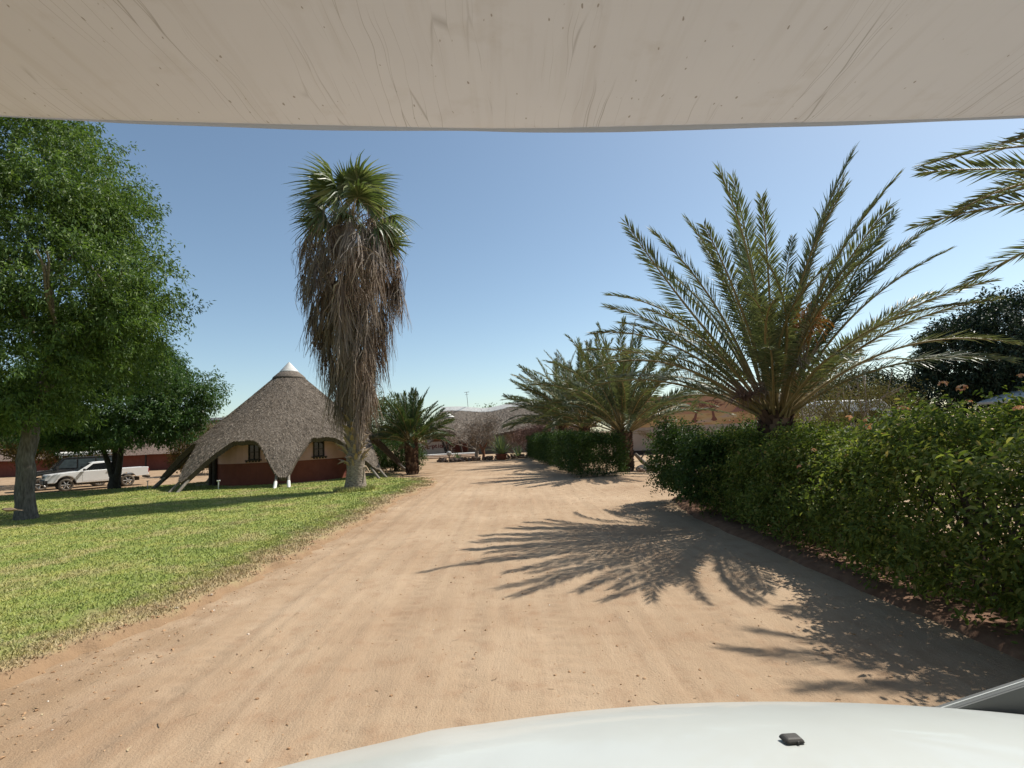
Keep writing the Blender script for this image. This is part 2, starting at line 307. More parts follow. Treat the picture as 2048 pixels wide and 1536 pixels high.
def road_h(x, y):
    near = sstep(40, 22, y) * sstep(9, 5.5, np.abs(x))
    h = 0.014 * fbm(x * 1.3, y * 0.5, 21, 4)
    h = h + 0.008 * fbm(x * 9 + 0.6 * fbm(x * .5, y * .3, 2, 2), y * 0.35, 31, 3)          # along-road drag lines
    h = h + 0.010 * fbm(x * 7, y * 5, 41, 4) * (0.5 + vnoise(x * .7, y * .4, 8))
    wob = 0.25 * fbm(y * 0.12, y * 0 + 1.5, 55, 2)
    for tx, wd, dp in ((-3.05, 0.17, 0.028), (-1.35, 0.2, 0.016), (-2.35, 0.15, 0.016), (0.3, 0.25, 0.014), (2.0, 0.2, 0.016), (-0.55, 0.15, 0.010)):
        u = (x - tx - wob + 0.02 * (y - 6)) / wd
        h = h - 0.6 * dp * np.exp(-u * u) + 0.35 * dp * np.exp(-((np.abs(u) - 1.5) / 0.4) ** 2)
        tread = np.tanh(3 * np.sin(y * 2 * PI / 0.19 + 3 * np.abs(u))) * np.exp(-(u / 0.9) ** 6)
        h = h + 0.0045 * tread * sstep(0.42, 0.6, vnoise(x * 0.8, y * 0.6, int(100 + tx * 7)))
    return h * near
gx = np.concatenate([[-900, -300, -120, -60, -30, -18, -12, -9, -7.5], np.arange(-6.6, 6.6, 0.045), [7.5, 9, 12, 18, 30, 60, 120, 300, 900]])
gy = [-900, -300, -100, -30, -8, 0, 1.5]; y = 2.6
while y < 36: gy.append(y); y += max(0.04, 0.0062 * y)
gy = np.array(gy + [40, 46, 55, 70, 100, 200, 400, 900, 1600])
GX, GY = np.meshgrid(gx, gy, indexing='ij'); GZ = road_h(GX, GY)

m, t, p, o = newmat('sand'); M['sand'] = m
v = coords(t, (1, 1, 1), 'World'); n1 = noise(t, v, 0.35, 4); n2 = noise(t, v, 3.5, 6, 0.6); n3 = noise(t, coords(t, (6, 0.5, 1), 'World'), 1.0, 4); n4 = noise(t, v, 60, 3, 0.7)
c = ramp(t, [(0.3, (0.315, 0.213, 0.132)), (0.5, (0.375, 0.268, 0.172)), (0.7, (0.43, 0.316, 0.21))], n1).outputs[0]
c = mixc(t, c, (0.26, 0.15, 0.085), ramp(t, [(0.5, 0.0), (0.75, 0.55)], n2).outputs[0])
c = mixc(t, c, (0.47, 0.35, 0.235), ramp(t, [(0.48, 0.0), (0.72, 0.32)], n3).outputs[0])
c = mixc(t, c, (0.24, 0.15, 0.085), ramp(t, [(0.6, 0.0), (0.74, 0.4)], n4).outputs[0])
c = mixc(t, c, (0.5, 0.39, 0.26), ramp(t, [(0.56, 0.0), (0.74, 0.4)], noise(t, coords(t, (1, 0.5, 1), 'World'), 33, 5, 0.75)).outputs[0])
c = mixc(t, c, (0.24, 0.15, 0.085), ramp(t, [(0.58, 0.0), (0.74, 0.3)], noise(t, coords(t, (1.4, 0.5, 1), 'World'), 11, 6, 0.75)).outputs[0])
sx = nd(t, 'ShaderNodeSeparateXYZ'); t.links.new(v, sx.inputs[0]); mr = nd(t, 'ShaderNodeMapRange'); t.links.new(sx.outputs[0], mr.inputs[0])
for i_, q_ in ((1, -4.4), (2, -2.4), (3, 0.75), (4, 0.0)): mr.inputs[i_].default_value = q_
mlt = nd(t, 'ShaderNodeMath', operation='MULTIPLY'); t.links.new(mr.outputs[0], mlt.inputs[0]); t.links.new(ramp(t, [(0.35, 0.0), (0.6, 1.0)], noise(t, v, 1.6, 5)).outputs[0], mlt.inputs[1])
c = mixc(t, c, (0.25, 0.16, 0.088), mlt.outputs[0])      # redder loose soil along the lawn edge
t.links.new(c, p.inputs['Base Color']); p.inputs['Roughness'].default_value = 0.95; p.inputs['Specular IOR Level'].default_value = 0.15
n5 = noise(t, coords(t, (1.0, 0.35, 1), 'World'), 26, 6, 0.7); ad = nd(t, 'ShaderNodeMath', operation='ADD'); t.links.new(n4, ad.inputs[0]); t.links.new(n5, ad.inputs[1])
bump(t, p, ad.outputs[0], 0.7, 0.016)
g = obj('ground', MB().grid(GX, GY, GZ), M['sand']); tag(g, 'pale tan sand ground and dirt road with tyre tracks', 'ground', kind='structure')

# ---- lawn
lx = np.concatenate([[-70, -60, -50, -42, -36], np.arange(-32, -10, 0.5), np.arange(-10, -2.6, 0.07)])
ly = np.concatenate([np.arange(-14, 3.5, 1.0), np.arange(3.5, 14, 0.07), np.arange(14, 39, 0.16)])
LX, LY = np.meshgrid(lx, ly, indexing='ij'); LZ, LD = lawn_h(LX, LY)
LZ = LZ + (0.006 * fbm(LX * 16, LY * 16, 71, 2)) * (LD > 0)
keep = (np.maximum(np.maximum(LD[:-1, :-1], LD[1:, :-1]), np.maximum(LD[:-1, 1:], LD[1:, 1:])) > -0.3)
def grass_color(t, island=False):
    v = coords(t, (1, 1, 1), 'World'); a = nd(t, 'ShaderNodeAttribute', attribute_name='edge').outputs['Fac']
    n1 = noise(t, v, 0.42, 5, 0.6); n2 = noise(t, v, 2.6, 5, 0.65); n3 = noise(t, v, 22, 4, 0.7)
    c = ramp(t, [(0.3, (0.15, 0.195, 0.045)), (0.52, (0.215, 0.255, 0.06)), (0.68, (0.31, 0.31, 0.085))], n1).outputs[0]
    c = mixc(t, c, (0.33, 0.31, 0.08), ramp(t, [(0.48, 0.0), (0.68, 0.65)], n2).outputs[0])
    c = mixc(t, c, (0.11, 0.16, 0.035), ramp(t, [(0.5, 0.0), (0.72, 0.5)], n3).outputs[0])
    mt = nd(t, 'ShaderNodeMath', operation='MULTIPLY_ADD'); t.links.new(n2, mt.inputs[0]); mt.inputs[1].default_value = 1.7; t.links.new(a, mt.inputs[2])
    dry = ramp(t, [(0.35, 1.0), (0.48, 0.85), (0.66, 0.0)], None)
    mm = nd(t, 'ShaderNodeMath', operation='MULTIPLY'); t.links.new(mt.outputs[0], mm.inputs[0]); mm.inputs[1].default_value = 0.35
    t.links.new(mm.outputs[0], dry.inputs[0])
    c = mixc(t, c, (0.34, 0.28, 0.13), ramp(t, [(0.5, 0.0), (0.64, 0.7)], noise(t, v, 0.75, 6, 0.65)).outputs[0])
    c = mixc(t, c, (0.34, 0.255, 0.14), dry.outputs[0])
    ma = nd(t, 'ShaderNodeMath', operation='MULTIPLY_ADD'); t.links.new(n2, ma.inputs[0]); ma.inputs[1].default_value = 0.7; t.links.new(a, ma.inputs[2])
    return mixc(t, c, (0.27, 0.175, 0.1), ramp(t, [(0.42, 1.0), (0.62, 0.0)], ma.outputs[0]).outputs[0]), n3
m, t, p, o = newmat('lawn_turf'); c, n3 = grass_color(t); t.links.new(c, p.inputs['Base Color']); p.inputs['Roughness'].default_value = 0.9; p.inputs['Specular IOR Level'].default_value = 0.15
bump(t, p, n3, 0.6, 0.03); M['turf'] = m
lawn = obj('lawn', MB().grid(LX, LY, LZ, mask=keep, attr=LD.ravel()), M['turf'], attr='edge')
tag(lawn, 'mown green lawn with ragged dry edge beside the dirt road', 'lawn', kind='structure')
m, t, p, o = newmat('grass_blade'); c, n3 = grass_color(t); gi = nd(t, 'ShaderNodeNewGeometry')
c = mixc(t, c, ramp(t, [(0, (0.85, 0.85, 0.8)), (0.6, (1.1, 1.1, 1.05)), (1, (1.5, 1.45, 1.3))], gi.outputs['Random Per Island']).outputs[0], 1.0, 'MULTIPLY')
t.links.new(c, p.inputs['Base Color']); p.inputs['Roughness'].default_value = 0.6; M['blade'] = m
rg = np.random.default_rng(11)
N = 300000
yy = 3.6 * np.exp(rg.random(N) * math.log(36 / 3.6)); ang = R(44.5) * rg.random(N) ** 0.9
xx = -np.maximum(yy * np.tan(ang), 3.3); xx = np.where(rg.random(N) < 0.15, -3.3 - rg.random(N) * 1.8, xx)
hz, dd = lawn_h(xx, yy); k = (dd > -0.05) & (rg.random(N) < sstep(0.0, 0.5, dd) * (0.45 + 0.55 * sstep(-0.25, 0.15, fbm(xx * 1.7, yy * 1.7, 77, 3) + dd * 0.25)))
xx, yy, hz, dd = xx[k], yy[k], hz[k], dd[k]; n = len(xx)
hgt = 0.026 * (0.5 + rg.random(n)) * (1 + 0.02 * yy); wd = 0.0034 + 0.00055 * yy; aa = rg.random(n) * 2 * PI; lean = rg.normal(size=(n, 2)) * 0.02
B = np.stack([xx, yy, hz - 0.004], -1); dx = np.stack([np.cos(aa) * wd, np.sin(aa) * wd, 0 * aa], -1)
V = np.stack([B - dx, B + dx, B + np.stack([lean[:, 0], lean[:, 1], hgt], -1)], 1).reshape(-1, 3)
gr = obj('grass', MB().add(V, np.arange(len(V)).reshape(-1, 3), 0, False, np.repeat(dd, 3)), M['blade'], attr='edge')
tag(gr, 'short grass blades covering the lawn', 'grass', kind='stuff')
# longer tuft of grass round the fan palm's foot and straggling runners at the edge
n = 2600; aa = rg.random(n) * 2 * PI; rr = 0.3 + 0.5 * rg.random(n) ** 1.5
xx = -6.38 + rr * np.cos(aa); yy = 21.1 + rr * np.sin(aa); hz, dd = lawn_h(xx, yy); hgt = 0.16 * (0.4 + rg.random(n))
B = np.stack([xx, yy, hz - 0.01], -1); bb = rg.random(n) * 2 * PI; dx = np.stack([np.cos(bb), np.sin(bb), 0 * bb], -1) * 0.012
V = np.stack([B - dx, B + dx, B + np.concatenate([rg.normal(size=(n, 2)) * 0.05, hgt[:, None]], 1)], 1).reshape(-1, 3)
tag(obj('grass', MB().add(V, np.arange(len(V)).reshape(-1, 3), 0, False, np.repeat(dd + 1.5, 3)), M['blade'], attr='edge'), 'tuft of longer green grass at the fan palm foot', 'grass', kind='stuff')

# ---- pebbles, crumbs and litter on the road (uncountable)
def ico():
    tq = (1 + 5 ** 0.5) / 2
    V = norm(np.array([(-1, tq, 0), (1, tq, 0), (-1, -tq, 0), (1, -tq, 0), (0, -1, tq), (0, 1, tq), (0, -1, -tq), (0, 1, -tq), (tq, 0, -1), (tq, 0, 1), (-tq, 0, -1), (-tq, 0, 1)], float))
    F = np.array([(0,11,5),(0,5,1),(0,1,7),(0,7,10),(0,10,11),(1,5,9),(5,11,4),(11,10,2),(10,7,6),(7,1,8),(3,9,4),(3,4,2),(3,2,6),(3,6,8),(3,8,9),(4,9,5),(2,4,11),(6,2,10),(8,6,7),(9,8,1)])
    return V, F
ICOV, ICOF = ico()
def rock_mesh(name, seed, mat, flat=0.7):
    # subdivided icosphere, lumpy
    r_ = np.random.default_rng(seed); V = ICOV.copy(); F = ICOF.copy()
    mid = {}; VL = [v for v in V]; NF = []
    def mp(a, b):
        kk = (min(a, b), max(a, b))
        if kk not in mid: mid[kk] = len(VL); VL.append(norm((VL[a] + VL[b]))) 
        return mid[kk]
    for a, b, c_ in F:
        ab, bc, ca = mp(a, b), mp(b, c_), mp(c_, a); NF += [(a, ab, ca), (b, bc, ab), (c_, ca, bc), (ab, bc, ca)]
    V = np.array(VL); off = r_.normal(size=3)
    for _ in range(5):
        nrm_ = norm(r_.normal(size=3)); dcut = 0.55 + 0.35 * r_.random(); s_ = V @ nrm_; V = V - np.maximum(s_ - dcut, 0)[:, None] * nrm_ * 0.9
    V = V * (1 + 0.08 * r_.normal(size=(len(V), 1))) * np.array([1, 0.6 + 0.5 * r_.random(), flat])
    return MB().add(V, np.array(NF), 0, False).mesh(name, mat)
n = 2300; yy = 2.6 * np.exp(rg.random(n) * math.log(10)); xx = (rg.random(n) * 2 - 1) * 4.3
edge = rg.random(n) < 0.35; xx = np.where(edge, -4.1 + rg.normal(size=n) * 0.35, xx)
sz = 0.004 + 0.011 * rg.random(n) ** 4 + 0.0003 * yy; sz = np.where(edge, sz * 1.35, sz)
Rm = rg.normal(size=(n, 12, 1)) * 0.25 + 1
hz = np.maximum(road_h(xx, yy), lawn_h(xx, yy)[0])
V = (ICOV[None] * Rm * sz[:, None, None] * np.array([1, 1, 0.6])) + np.stack([xx, yy, hz + sz * 0.2], -1)[:, None]
F = (ICOF[None] + (np.arange(n) * 12)[:, None, None]).reshape(-1, 3)
m = mat_leaf('pebble', [(0, (0.27, 0.16, 0.085)), (0.6, (0.4, 0.25, 0.14)), (0.93, (0.46, 0.31, 0.19)), (1, (0.62, 0.56, 0.48))], 0, 0.9, 0.1)
tag(obj('pebbles', MB().add(V.reshape(-1, 3), F, 0, False), m), 'small clods and pebbles strewn over the dirt road', 'pebbles', kind='stuff')
n = 480; yy = 3 * np.exp(rg.random(n) * math.log(7)); xx = np.where(rg.random(n) < 0.6, -4.1 + rg.normal(size=n) * 0.4, (rg.random(n) * 2 - 1) * 4.2)
hz = np.maximum(road_h(xx, yy), lawn_h(xx, yy)[0]) + 0.006; aa = rg.random(n) * 2 * PI; ln = 0.02 + 0.06 * rg.random(n) ** 2
D = np.stack([np.cos(aa), np.sin(aa), rg.normal(size=n) * 0.1], -1); P0 = np.stack([xx, yy, hz], -1)
P = P0[:, None] + D[:, None] * (ln[:, None] * np.linspace(-.5, .5, 3))[..., None]; P[:, 1] += rg.normal(size=(n, 3)) * 0.006
m = mat_leaf('litter', [(0, (0.15, 0.095, 0.055)), (0.6, (0.27, 0.18, 0.105)), (1, (0.45, 0.36, 0.22))], 0, 0.9, 0.1)
tag(obj('leaf_litter', MB().strips(P, W=0.006 + 0.006 * rg.random(n), side=np.tile(np.array([[[0, .3, 1.0]]]), (n, 1, 1))), m), 'dry twig and leaf litter along the road edge', 'litter', kind='stuff')

# ================================================================== CAMPER (the vehicle the picture is taken from)
# vehicle frame: origin under the eye, leaning like the eye
VC = 0.5
m, t, p, o = newmat('dusty_overcab'); v = coords(t); M['overcab'] = m
n1 = noise(t, v, 3.0, 5); c = ramp(t, [(0.3, (0.7, 0.7, 0.75)), (0.7, (0.77, 0.77, 0.825))], n1).outputs[0]
wv = nd(t, 'ShaderNodeTexNoise'); wv.inputs['Scale'].default_value = 6; t.links.new(v, wv.inputs['Vector'])
vm = nd(t, 'ShaderNodeVectorMath', operation='MULTIPLY_ADD'); t.links.new(wv.outputs['Color'], vm.inputs[0]); vm.inputs[1].default_value = (0.03, 0, 0); t.links.new(v, vm.inputs[2])
mp = nd(t, 'ShaderNodeMapping'); mp.inputs['Scale'].default_value = (62, 2.4, 1); t.links.new(vm.outputs[0], mp.inputs[0])
vr = nd(t, 'ShaderNodeTexVoronoi', feature='DISTANCE_TO_EDGE'); vr.inputs['Scale'].default_value = 1.0; t.links.new(mp.outputs[0], vr.inputs['Vector'])
ln_ = ramp(t, [(0.0, 0.85), (0.022, 0.0)], vr.outputs['Distance']).outputs[0]
brk = ramp(t, [(0.5, 0.0), (0.62, 0.75)], noise(t, coords(t, (9, 3.2, 1)), 1.0, 3)).outputs[0]
ml = nd(t, 'ShaderNodeMath', operation='MULTIPLY'); t.links.new(ln_, ml.inputs[0]); t.links.new(brk, ml.inputs[1])
c = mixc(t, c, (0.22, 0.2, 0.19), ml.outputs[0])
c = mixc(t, c, (0.52, 0.49, 0.48), ramp(t, [(0.52, 0.0), (0.72, 0.22)], noise(t, coords(t, (60, 4, 1)), 1.0, 4)).outputs[0])
c = mixc(t, c, (0.2, 0.155, 0.12), ramp(t, [(0.74, 0.0), (0.77, 0.7)], noise(t, coords(t, (1, 0.45, 1)), 150, 1)).outputs[0])
c = mixc(t, c, (0.5, 0.46, 0.43), ramp(t, [(0.6, 0.0), (0.76, 0.28)], noise(t, v, 16, 5)).outputs[0])
t.links.new(c, p.inputs['Base Color']); p.inputs['Roughness'].default_value = 0.42; p.inputs['Specular IOR Level'].default_value = 0.4
bump(t, p, noise(t, coords(t, (4, 1, 1)), 5, 2), 0.08, 0.02)
M['camper_white'] = mat_noise('camper_white', [(0.3, (0.43, 0.45, 0.425)), (0.7, (0.47, 0.49, 0.465))], 2.0, 0.4, 0.03, 0.01, spec=0.5, coat=0.3, big=(14, (0.42, 0.43, 0.4), 0.4))
camper = thing('camper_van', 'white camper bonnet below and dusty overcab bunk above the dirt road', 'camper van')
camper.matrix_world = Matrix.Translation((0, 0, CAM_H)) @ Matrix.Rotation(R(ROLL), 4, 'Y') @ Matrix.Translation((0, 0, -CAM_H))
HW = 1.27
# overcab bunk: underside, rounded lip, front and top, swept across the width with a slight bow
nx = 41; us = np.linspace(-1, 1, nx); X = VC + us * HW
prof = [(-0.9, 2.418), (-0.4, 2.419), (0.1, 2.42), (0.35, 2.42), (0.55, 2.42), (0.62, 2.421)]
for a in np.linspace(-90, 20, 9): prof.append((0.655 + 0.035 * math.cos(R(a)), 2.456 + 0.035 * math.sin(R(a))))
prof += [(0.66, 2.6), (0.56, 2.85), (0.36, 3.02), (0.0, 3.1), (-0.9, 3.13)]
pr = np.array(prof); bow = 0.045 * (1 - ((X - 0.03) / 0.85) ** 2)
YY = pr[:, 0][None, :] + bow[:, None] * sstep(0.2, 0.65, pr[:, 0])[None, :]
ZZ = np.repeat(pr[:, 1][None, :], nx, 0) + (0.004 * fbm(X * 3, X * 0, 4, 2))[:, None] * sstep(0.5, 0.65, pr[:, 0])[None, :]
mb = MB().grid(np.repeat(X[:, None], len(pr), 1), YY, ZZ)
for e in (0, -1): mb.add(np.stack([np.full(len(pr), X[e]), YY[e], ZZ[e]], -1), [tuple(range(len(pr)))], 0, False)
ov = obj('overcab_bunk', mb, M['overcab'], camper); ov.location = (0, 0, 0.011)
xs = np.linspace(-0.72, -0.56, 14)
obj('bunk_seam', MB().tube(np.stack([xs, 0.6 + 0.045 * (1 - ((xs - 0.03) / 0.85) ** 2), np.full(14, 2.4205)], -1), 0.0008, 5), M['camper_white'], ov)
# added irregular translucent strip imitating the sunlit highlight along the bunk's front lip
xs = np.linspace(-0.74, 1.7, 160); hh = 0.0005 + 0.0085 * np.clip(fbm(xs * 2.2 + 3.1, xs * 0, 12, 3) + 0.22, 0, 1) * sstep(-0.72, -0.5, xs); yl = 0.672 + 0.045 * (1 - ((xs - 0.03) / 0.85) ** 2)
mtr, t, p, o = newmat('lip_highlight_strip'); p.inputs['Base Color'].default_value = (0.7, 0.7, 0.69, 1); tr = nd(t, 'ShaderNodeBsdfTranslucent'); tr.inputs[0].default_value = (0.62, 0.62, 0.62, 1); mx = nd(t, 'ShaderNodeMixShader'); mx.inputs[0].default_value = 0.6
t.links.new(p.outputs[0], mx.inputs[1]); t.links.new(tr.outputs[0], mx.inputs[2]); t.links.new(mx.outputs[0], o.inputs[0])
obj('lip_highlight_strip', MB().grid(np.stack([xs, xs], 1), np.stack([yl, yl + 0.003], 1), np.stack([np.full(160, 2.43), 2.4245 - hh], 1)), mtr, ov)
# bonnet
u = np.linspace(-1, 1, 49); vv = np.linspace(0, 1, 30); U, W_ = np.meshgrid(u, vv, indexing='ij')
HX = VC + U * 1.04
yb = 0.30 + 0.08 * (1 - U ** 2); yf = 1.2 - 0.1 * U ** 2; HY = yb + (yf - yb) * W_
hz_ = 1.62 - 0.1 * np.abs(U) ** 2.1 - 0.06 * W_ - 0.4 * np.maximum(W_ - 0.42, 0) ** 1.9
hz_ = hz_ + 0.004 * np.exp(-((np.abs(U) - 0.62) / 0.05) ** 2)
obj('bonnet', MB().grid(HX, HY, hz_), M['camper_white'], camper)
# washer jet
wj = MB(); 
def hood_z(x, y): 
    i = np.argmin((HX - x) ** 2 + (HY - y) ** 2); return hz_.ravel()[i]
jx, jy = 0.372, 0.755
wj.box((jx, jy, hood_z(jx, jy) + 0.004), (0.03, 0.022, 0.006), 0.1, taper=0.7)
jet = bevel(obj('washer_jet', wj, M['plastic'], camper), 0.003)
obj('nozzle', MB().tube([(jx + 0.004, jy - 0.011, hood_z(jx, jy) + 0.003), (jx + 0.004, jy + 0.006, hood_z(jx, jy) + 0.0035)], 0.002, 6), M['plastic'], jet)
# front panel, wings, body, wheels (below and behind the view)
b = MB(); fz = hz_[:, -1]; FX = np.stack([HX[:, -1]] * 4, 1); FY = np.stack([HY[:, -1], HY[:, -1] + 0.06, HY[:, -1] + 0.1, HY[:, -1] + 0.05], 1)
FZ = np.stack([fz, fz - 0.12, np.full(49, 1.0), np.full(49, 0.5)], 1); b.grid(FX, FY, FZ)
obj('front_panel', b, M['camper_white'], camper)
for s_ in (-1, 1):
    pl = [(-0.9, 0.55), (0.05, 0.55), (0.08, 0.75), (0.25, 0.95), (0.5, 1.0), (0.75, 0.95), (0.92, 0.75), (0.95, 0.5), (1.0, 0.55), (1.02, 1.1), (0.7, 1.25), (0.35, 1.36), (-0.9, 1.4)]
    mb = MB(); q = np.array(pl); x0 = VC + s_ * 1.032; V = np.concatenate([np.stack([np.full(len(q), x0), q[:, 0], q[:, 1]], -1), np.stack([np.full(len(q), x0 - s_ * 0.03), q[:, 0], q[:, 1]], -1)])
    nq = len(q); mb.add(V, [tuple(range(nq)), tuple(range(2*nq-1, nq-1, -1))] + [(i, i+nq, (i+1) % nq+nq, (i+1) % nq) for i in range(nq)], 0, False)
    obj('wing', mb, M['camper_white'], camper)
    obj('headlight', bevel_mb := MB().box((VC + s_ * 0.78, 1.14, 0.98), (0.32, 0.14, 0.2)), M['lamp'], camper)
def wheel(parent, loc, r=0.35, wdt=0.22, rz=0, spokes=6, tyre=None):
    wh = obj('wheel', MB().lathe([(0.02, -wdt*.3), (r*0.35, -wdt*.32), (r*0.4, -wdt*0.3), (r*.4, wdt*.3), (r*.35, wdt*.32), (0.02, wdt*.3)], n=16, axis='y'), M['plastic'], parent)
    wh.location = loc; wh.rotation_euler = (0, 0, rz)
    obj('tyre', MB().lathe([(r*.62, -wdt*.42), (r*.66, -wdt*.5), (r*.9, -wdt*.5), (r*.985, -wdt*.38), (r, -wdt*.2), (r, wdt*.2), (r*.985, wdt*.38), (r*.9, wdt*.5), (r*.66, wdt*.5), (r*.62, wdt*.42), (r*.62, -wdt*.42)], n=28, axis='y'), M['tyre'], wh)
    rb = MB().lathe([(r*.64, -wdt*.46), (r*.64, wdt*.46)], n=28, axis='y')
    for sd_ in (-1, 1):
        rb.lathe([(0.01, sd_*wdt*.44), (r*.16, sd_*wdt*.44), (r*.2, sd_*wdt*.36)], n=16, axis='y')
        for k in range(spokes):
            a = k / spokes * 2 * PI; rb.tube([(r*.15*math.cos(a), sd_*wdt*.38, r*.15*math.sin(a)), (r*.64*math.cos(a), sd_*wdt*.4, r*.64*math.sin(a))], r*0.09, 5)
    obj('rim', rb, M['rim'], wh); return wh
for sx in (-0.85, 0.85):
    for wy in (0.5, -3.3): wheel(camper, (VC + sx, wy, 0.4), 0.4, 0.26, PI / 2)
mb = MB()
for pts in ([(-0.9, 0.6), (-0.9, 3.1)],): pass
bx_ = obj('camper_body', MB().box((VC, -3.0, 1.9), (2.36, 4.0, 2.46)), M['camper_white'], camper); bevel(bx_, 0.06, 3)
for s_ in (-1, 1):
    obj('window_pillar', MB().tube([(VC + s_ * 1.05, 0.28, 1.62), (VC + s_ * 1.09, -0.15, 2.43)], 0.04, 8), M['camper_white'], camper)
    obj('cab_side', MB().box((VC + s_ * 1.12, -0.7, 2.0), (0.04, 0.5, 0.85)), M['camper_white'], camper)
# dark grey wing mirror bar at the right corner of the bonnet
mb = MB(); q = np.array([(0.86, 1.24), (1.36, 1.42)]); 
pts = np.array([[0.765, 1.0, 1.507], [1.25, 1.0, 1.655], [1.27, 1.02, 1.3], [0.78, 1.02, 1.3]])
V = np.concatenate([pts, pts + np.array([0, 0.05, -0.02])]); mb.add(V, np.array([[0,1,2,3],[7,6,5,4],[0,4,5,1],[1,5,6,2],[2,6,7,3],[3,7,4,0]]), 0, False)
fl = obj('wing_guard', mb, mat_plain('wing_guard_grey', (0.1, 0.103, 0.097), 0.7), camper); bevel(fl, 0.002)
obj('guard_rim', MB().tube([pts[0] + [0, 0.01, 0.002], pts[1] + [0, 0.01, 0.002]], 0.0014, 6), M['camper_white'], fl)

# ================================================================== THATCHED HUTS
def interp(prof, r): return np.interp(r, [a for a, b in prof], [b for a, b in prof])
def thatch_roof(parent, prof, r_arch, r_leg, nlegs, off, thick, nstraw, seed, r0=0.35, legw=0.2, slen=0.3, swid=0.018):
    nt_, nr = nlegs * 36, 26; th = np.arange(nt_ + 1) / nt_ * 2 * PI
    def edge(tq):
        dl = np.abs(((tq - off) / (2 * PI / nlegs) + 0.5) % 1 - 0.5) * 2     # 0 at leg, 1 mid arch
        f = 1 - sstep(legw * 0.25, 0.78, dl) ** 0.75
        return r_arch + (r_leg - r_arch) * f * (1 - 0.10 * np.clip(dl / 0.25, 0, 1) ** 2) + 0.02 * np.sin(tq * 41) 
    re = edge(th); s_ = np.linspace(0, 1, nr); RR = r0 + (re[:, None] - r0) * s_[None]
    TH = np.repeat(th[:, None], nr, 1); Z = interp(prof, RR) + 0.03 * fbm(TH * 9, RR * 3, seed, 3)
    mb = MB(); X = RR * np.cos(TH); Y = RR * np.sin(TH); mb.grid(X, Y, Z)
    tk = thick * (0.55 + 0.45 * s_)[None]; RB = np.maximum(RR - thick * 0.45 * s_[None], 0.1)
    mb.grid(RB * np.cos(TH), RB * np.sin(TH), interp(prof, RB) - tk * 1.15, m=1)
    ed = MB; Xe = np.stack([X[:, -1], (RB * np.cos(TH))[:, -1]], 1); Ye = np.stack([Y[:, -1], (RB * np.sin(TH))[:, -1]], 1); Ze = np.stack([Z[:, -1], (interp(prof, RB) - tk * 1.15)[:, -1]], 1)
    mb.grid(Xe, Ye, Ze, m=1, smooth=False)
    roof = obj('roof', mb, [M['thatch'], M['thatch_cut']], parent)
    r_ = np.random.default_rng(seed); n = nstraw
    tq = r_.random(n) * 2 * PI; e = edge(tq); ss = np.sqrt(r_.random(n)); rr = r0 + (e - r0) * ss; ex = r_.random(n) < 0.12; rr = np.where(ex, e - 0.03 * r_.random(n), rr)
    dr = 0.02; sl = (interp(prof, rr + dr) - interp(prof, rr - dr)) / (2 * dr); z = interp(prof, rr)
    D = norm(np.stack([np.cos(tq), np.sin(tq), sl], -1)); Tn = np.stack([-np.sin(tq), np.cos(tq), 0 * tq], -1); Nn = np.cross(D, -Tn); Nn = np.where(Nn[:, 2:3] < 0, -Nn, Nn)
    d = norm(D + Tn * r_.normal(size=(n, 1)) * 0.45 + Nn * (0.10 + 0.1 * r_.random((n, 1))))
    L = slen * (0.5 + r_.random(n)) * np.where(ex, 0.35, 1); P0 = np.stack([rr * np.cos(tq), rr * np.sin(tq), z + 0.012], -1)
    P = P0[:, None] + d[:, None] * (L[:, None] * np.linspace(-0.6, 0.4, 2)[None])[..., None]
    so = obj('thatch_straw', MB().strips(P, W=swid * (0.6 + 0.8 * r_.random(n)), side=Tn[:, None] * 0 + Nn[:, None] + 0.5 * r_.normal(size=(n, 1, 3))), M['straw'], roof); so['kind'] = 'stuff'
    return roof, edge
hut = thing('thatched_hut', 'round thatched hut with leg-like eaves, cream and red wall, white roof tip', 'hut', (-12.85, 30.4, 0.1))
PROF = [(0, 6.5), (0.4, 6.15), (1, 5.6), (2, 4.68), (3, 3.78), (4, 2.9), (4.75, 2.22), (5.3, 1.66), (5.8, 1.08), (6.4, 0.36), (7, -0.3)]
roof, hedge_fn = thatch_roof(hut, PROF, 4.72, 6.3, 8, R(-70), 0.3, 92000, 5, slen=0.22, swid=0.010)
cp = obj('roof_cap', MB().lathe([(0.005, 6.72), (0.1, 6.63), (0.5, 6.17), (0.53, 6.12), (0.4, 6.05)], n=28), M['cap'], roof)
cmb = MB().lathe([(0.42, 6.18), (0.58, 6.08), (0.87, 5.82), (0.91, 5.72), (0.8, 5.68)], n=40); obj('ridge_collar', cmb, M['thatch'], roof)
# wall (open ring above dado)
def ring(r, z0, z1, n=64, gaps=(), th=0.2, a0=0, a1=360):
    mb = MB(); aa = np.linspace(R(a0), R(a1), n + 1)
    for i in range(n):
        am = math.degrees((aa[i] + aa[i + 1]) / 2) % 360
        q = np.array([[r*math.cos(aa[i]), r*math.sin(aa[i])], [r*math.cos(aa[i+1]), r*math.sin(aa[i+1])], [(r-th)*math.cos(aa[i+1]), (r-th)*math.sin(aa[i+1])], [(r-th)*math.cos(aa[i]), (r-th)*math.sin(aa[i])]])
        V = np.concatenate([np.c_[q, np.full(4, z0)], np.c_[q, np.full(4, z1)]])
        mb.add(V, np.array([[0,1,5,4],[2,3,7,6],[4,5,6,7]]), 0, False)
    return mb
WR = 3.85
obj('dado_wall', ring(WR, -0.15, 1.12), M['wall_red'], hut)
obj('upper_wall', ring(WR - 0.012, 1.12, 2.95), M['wall_cream'], hut)
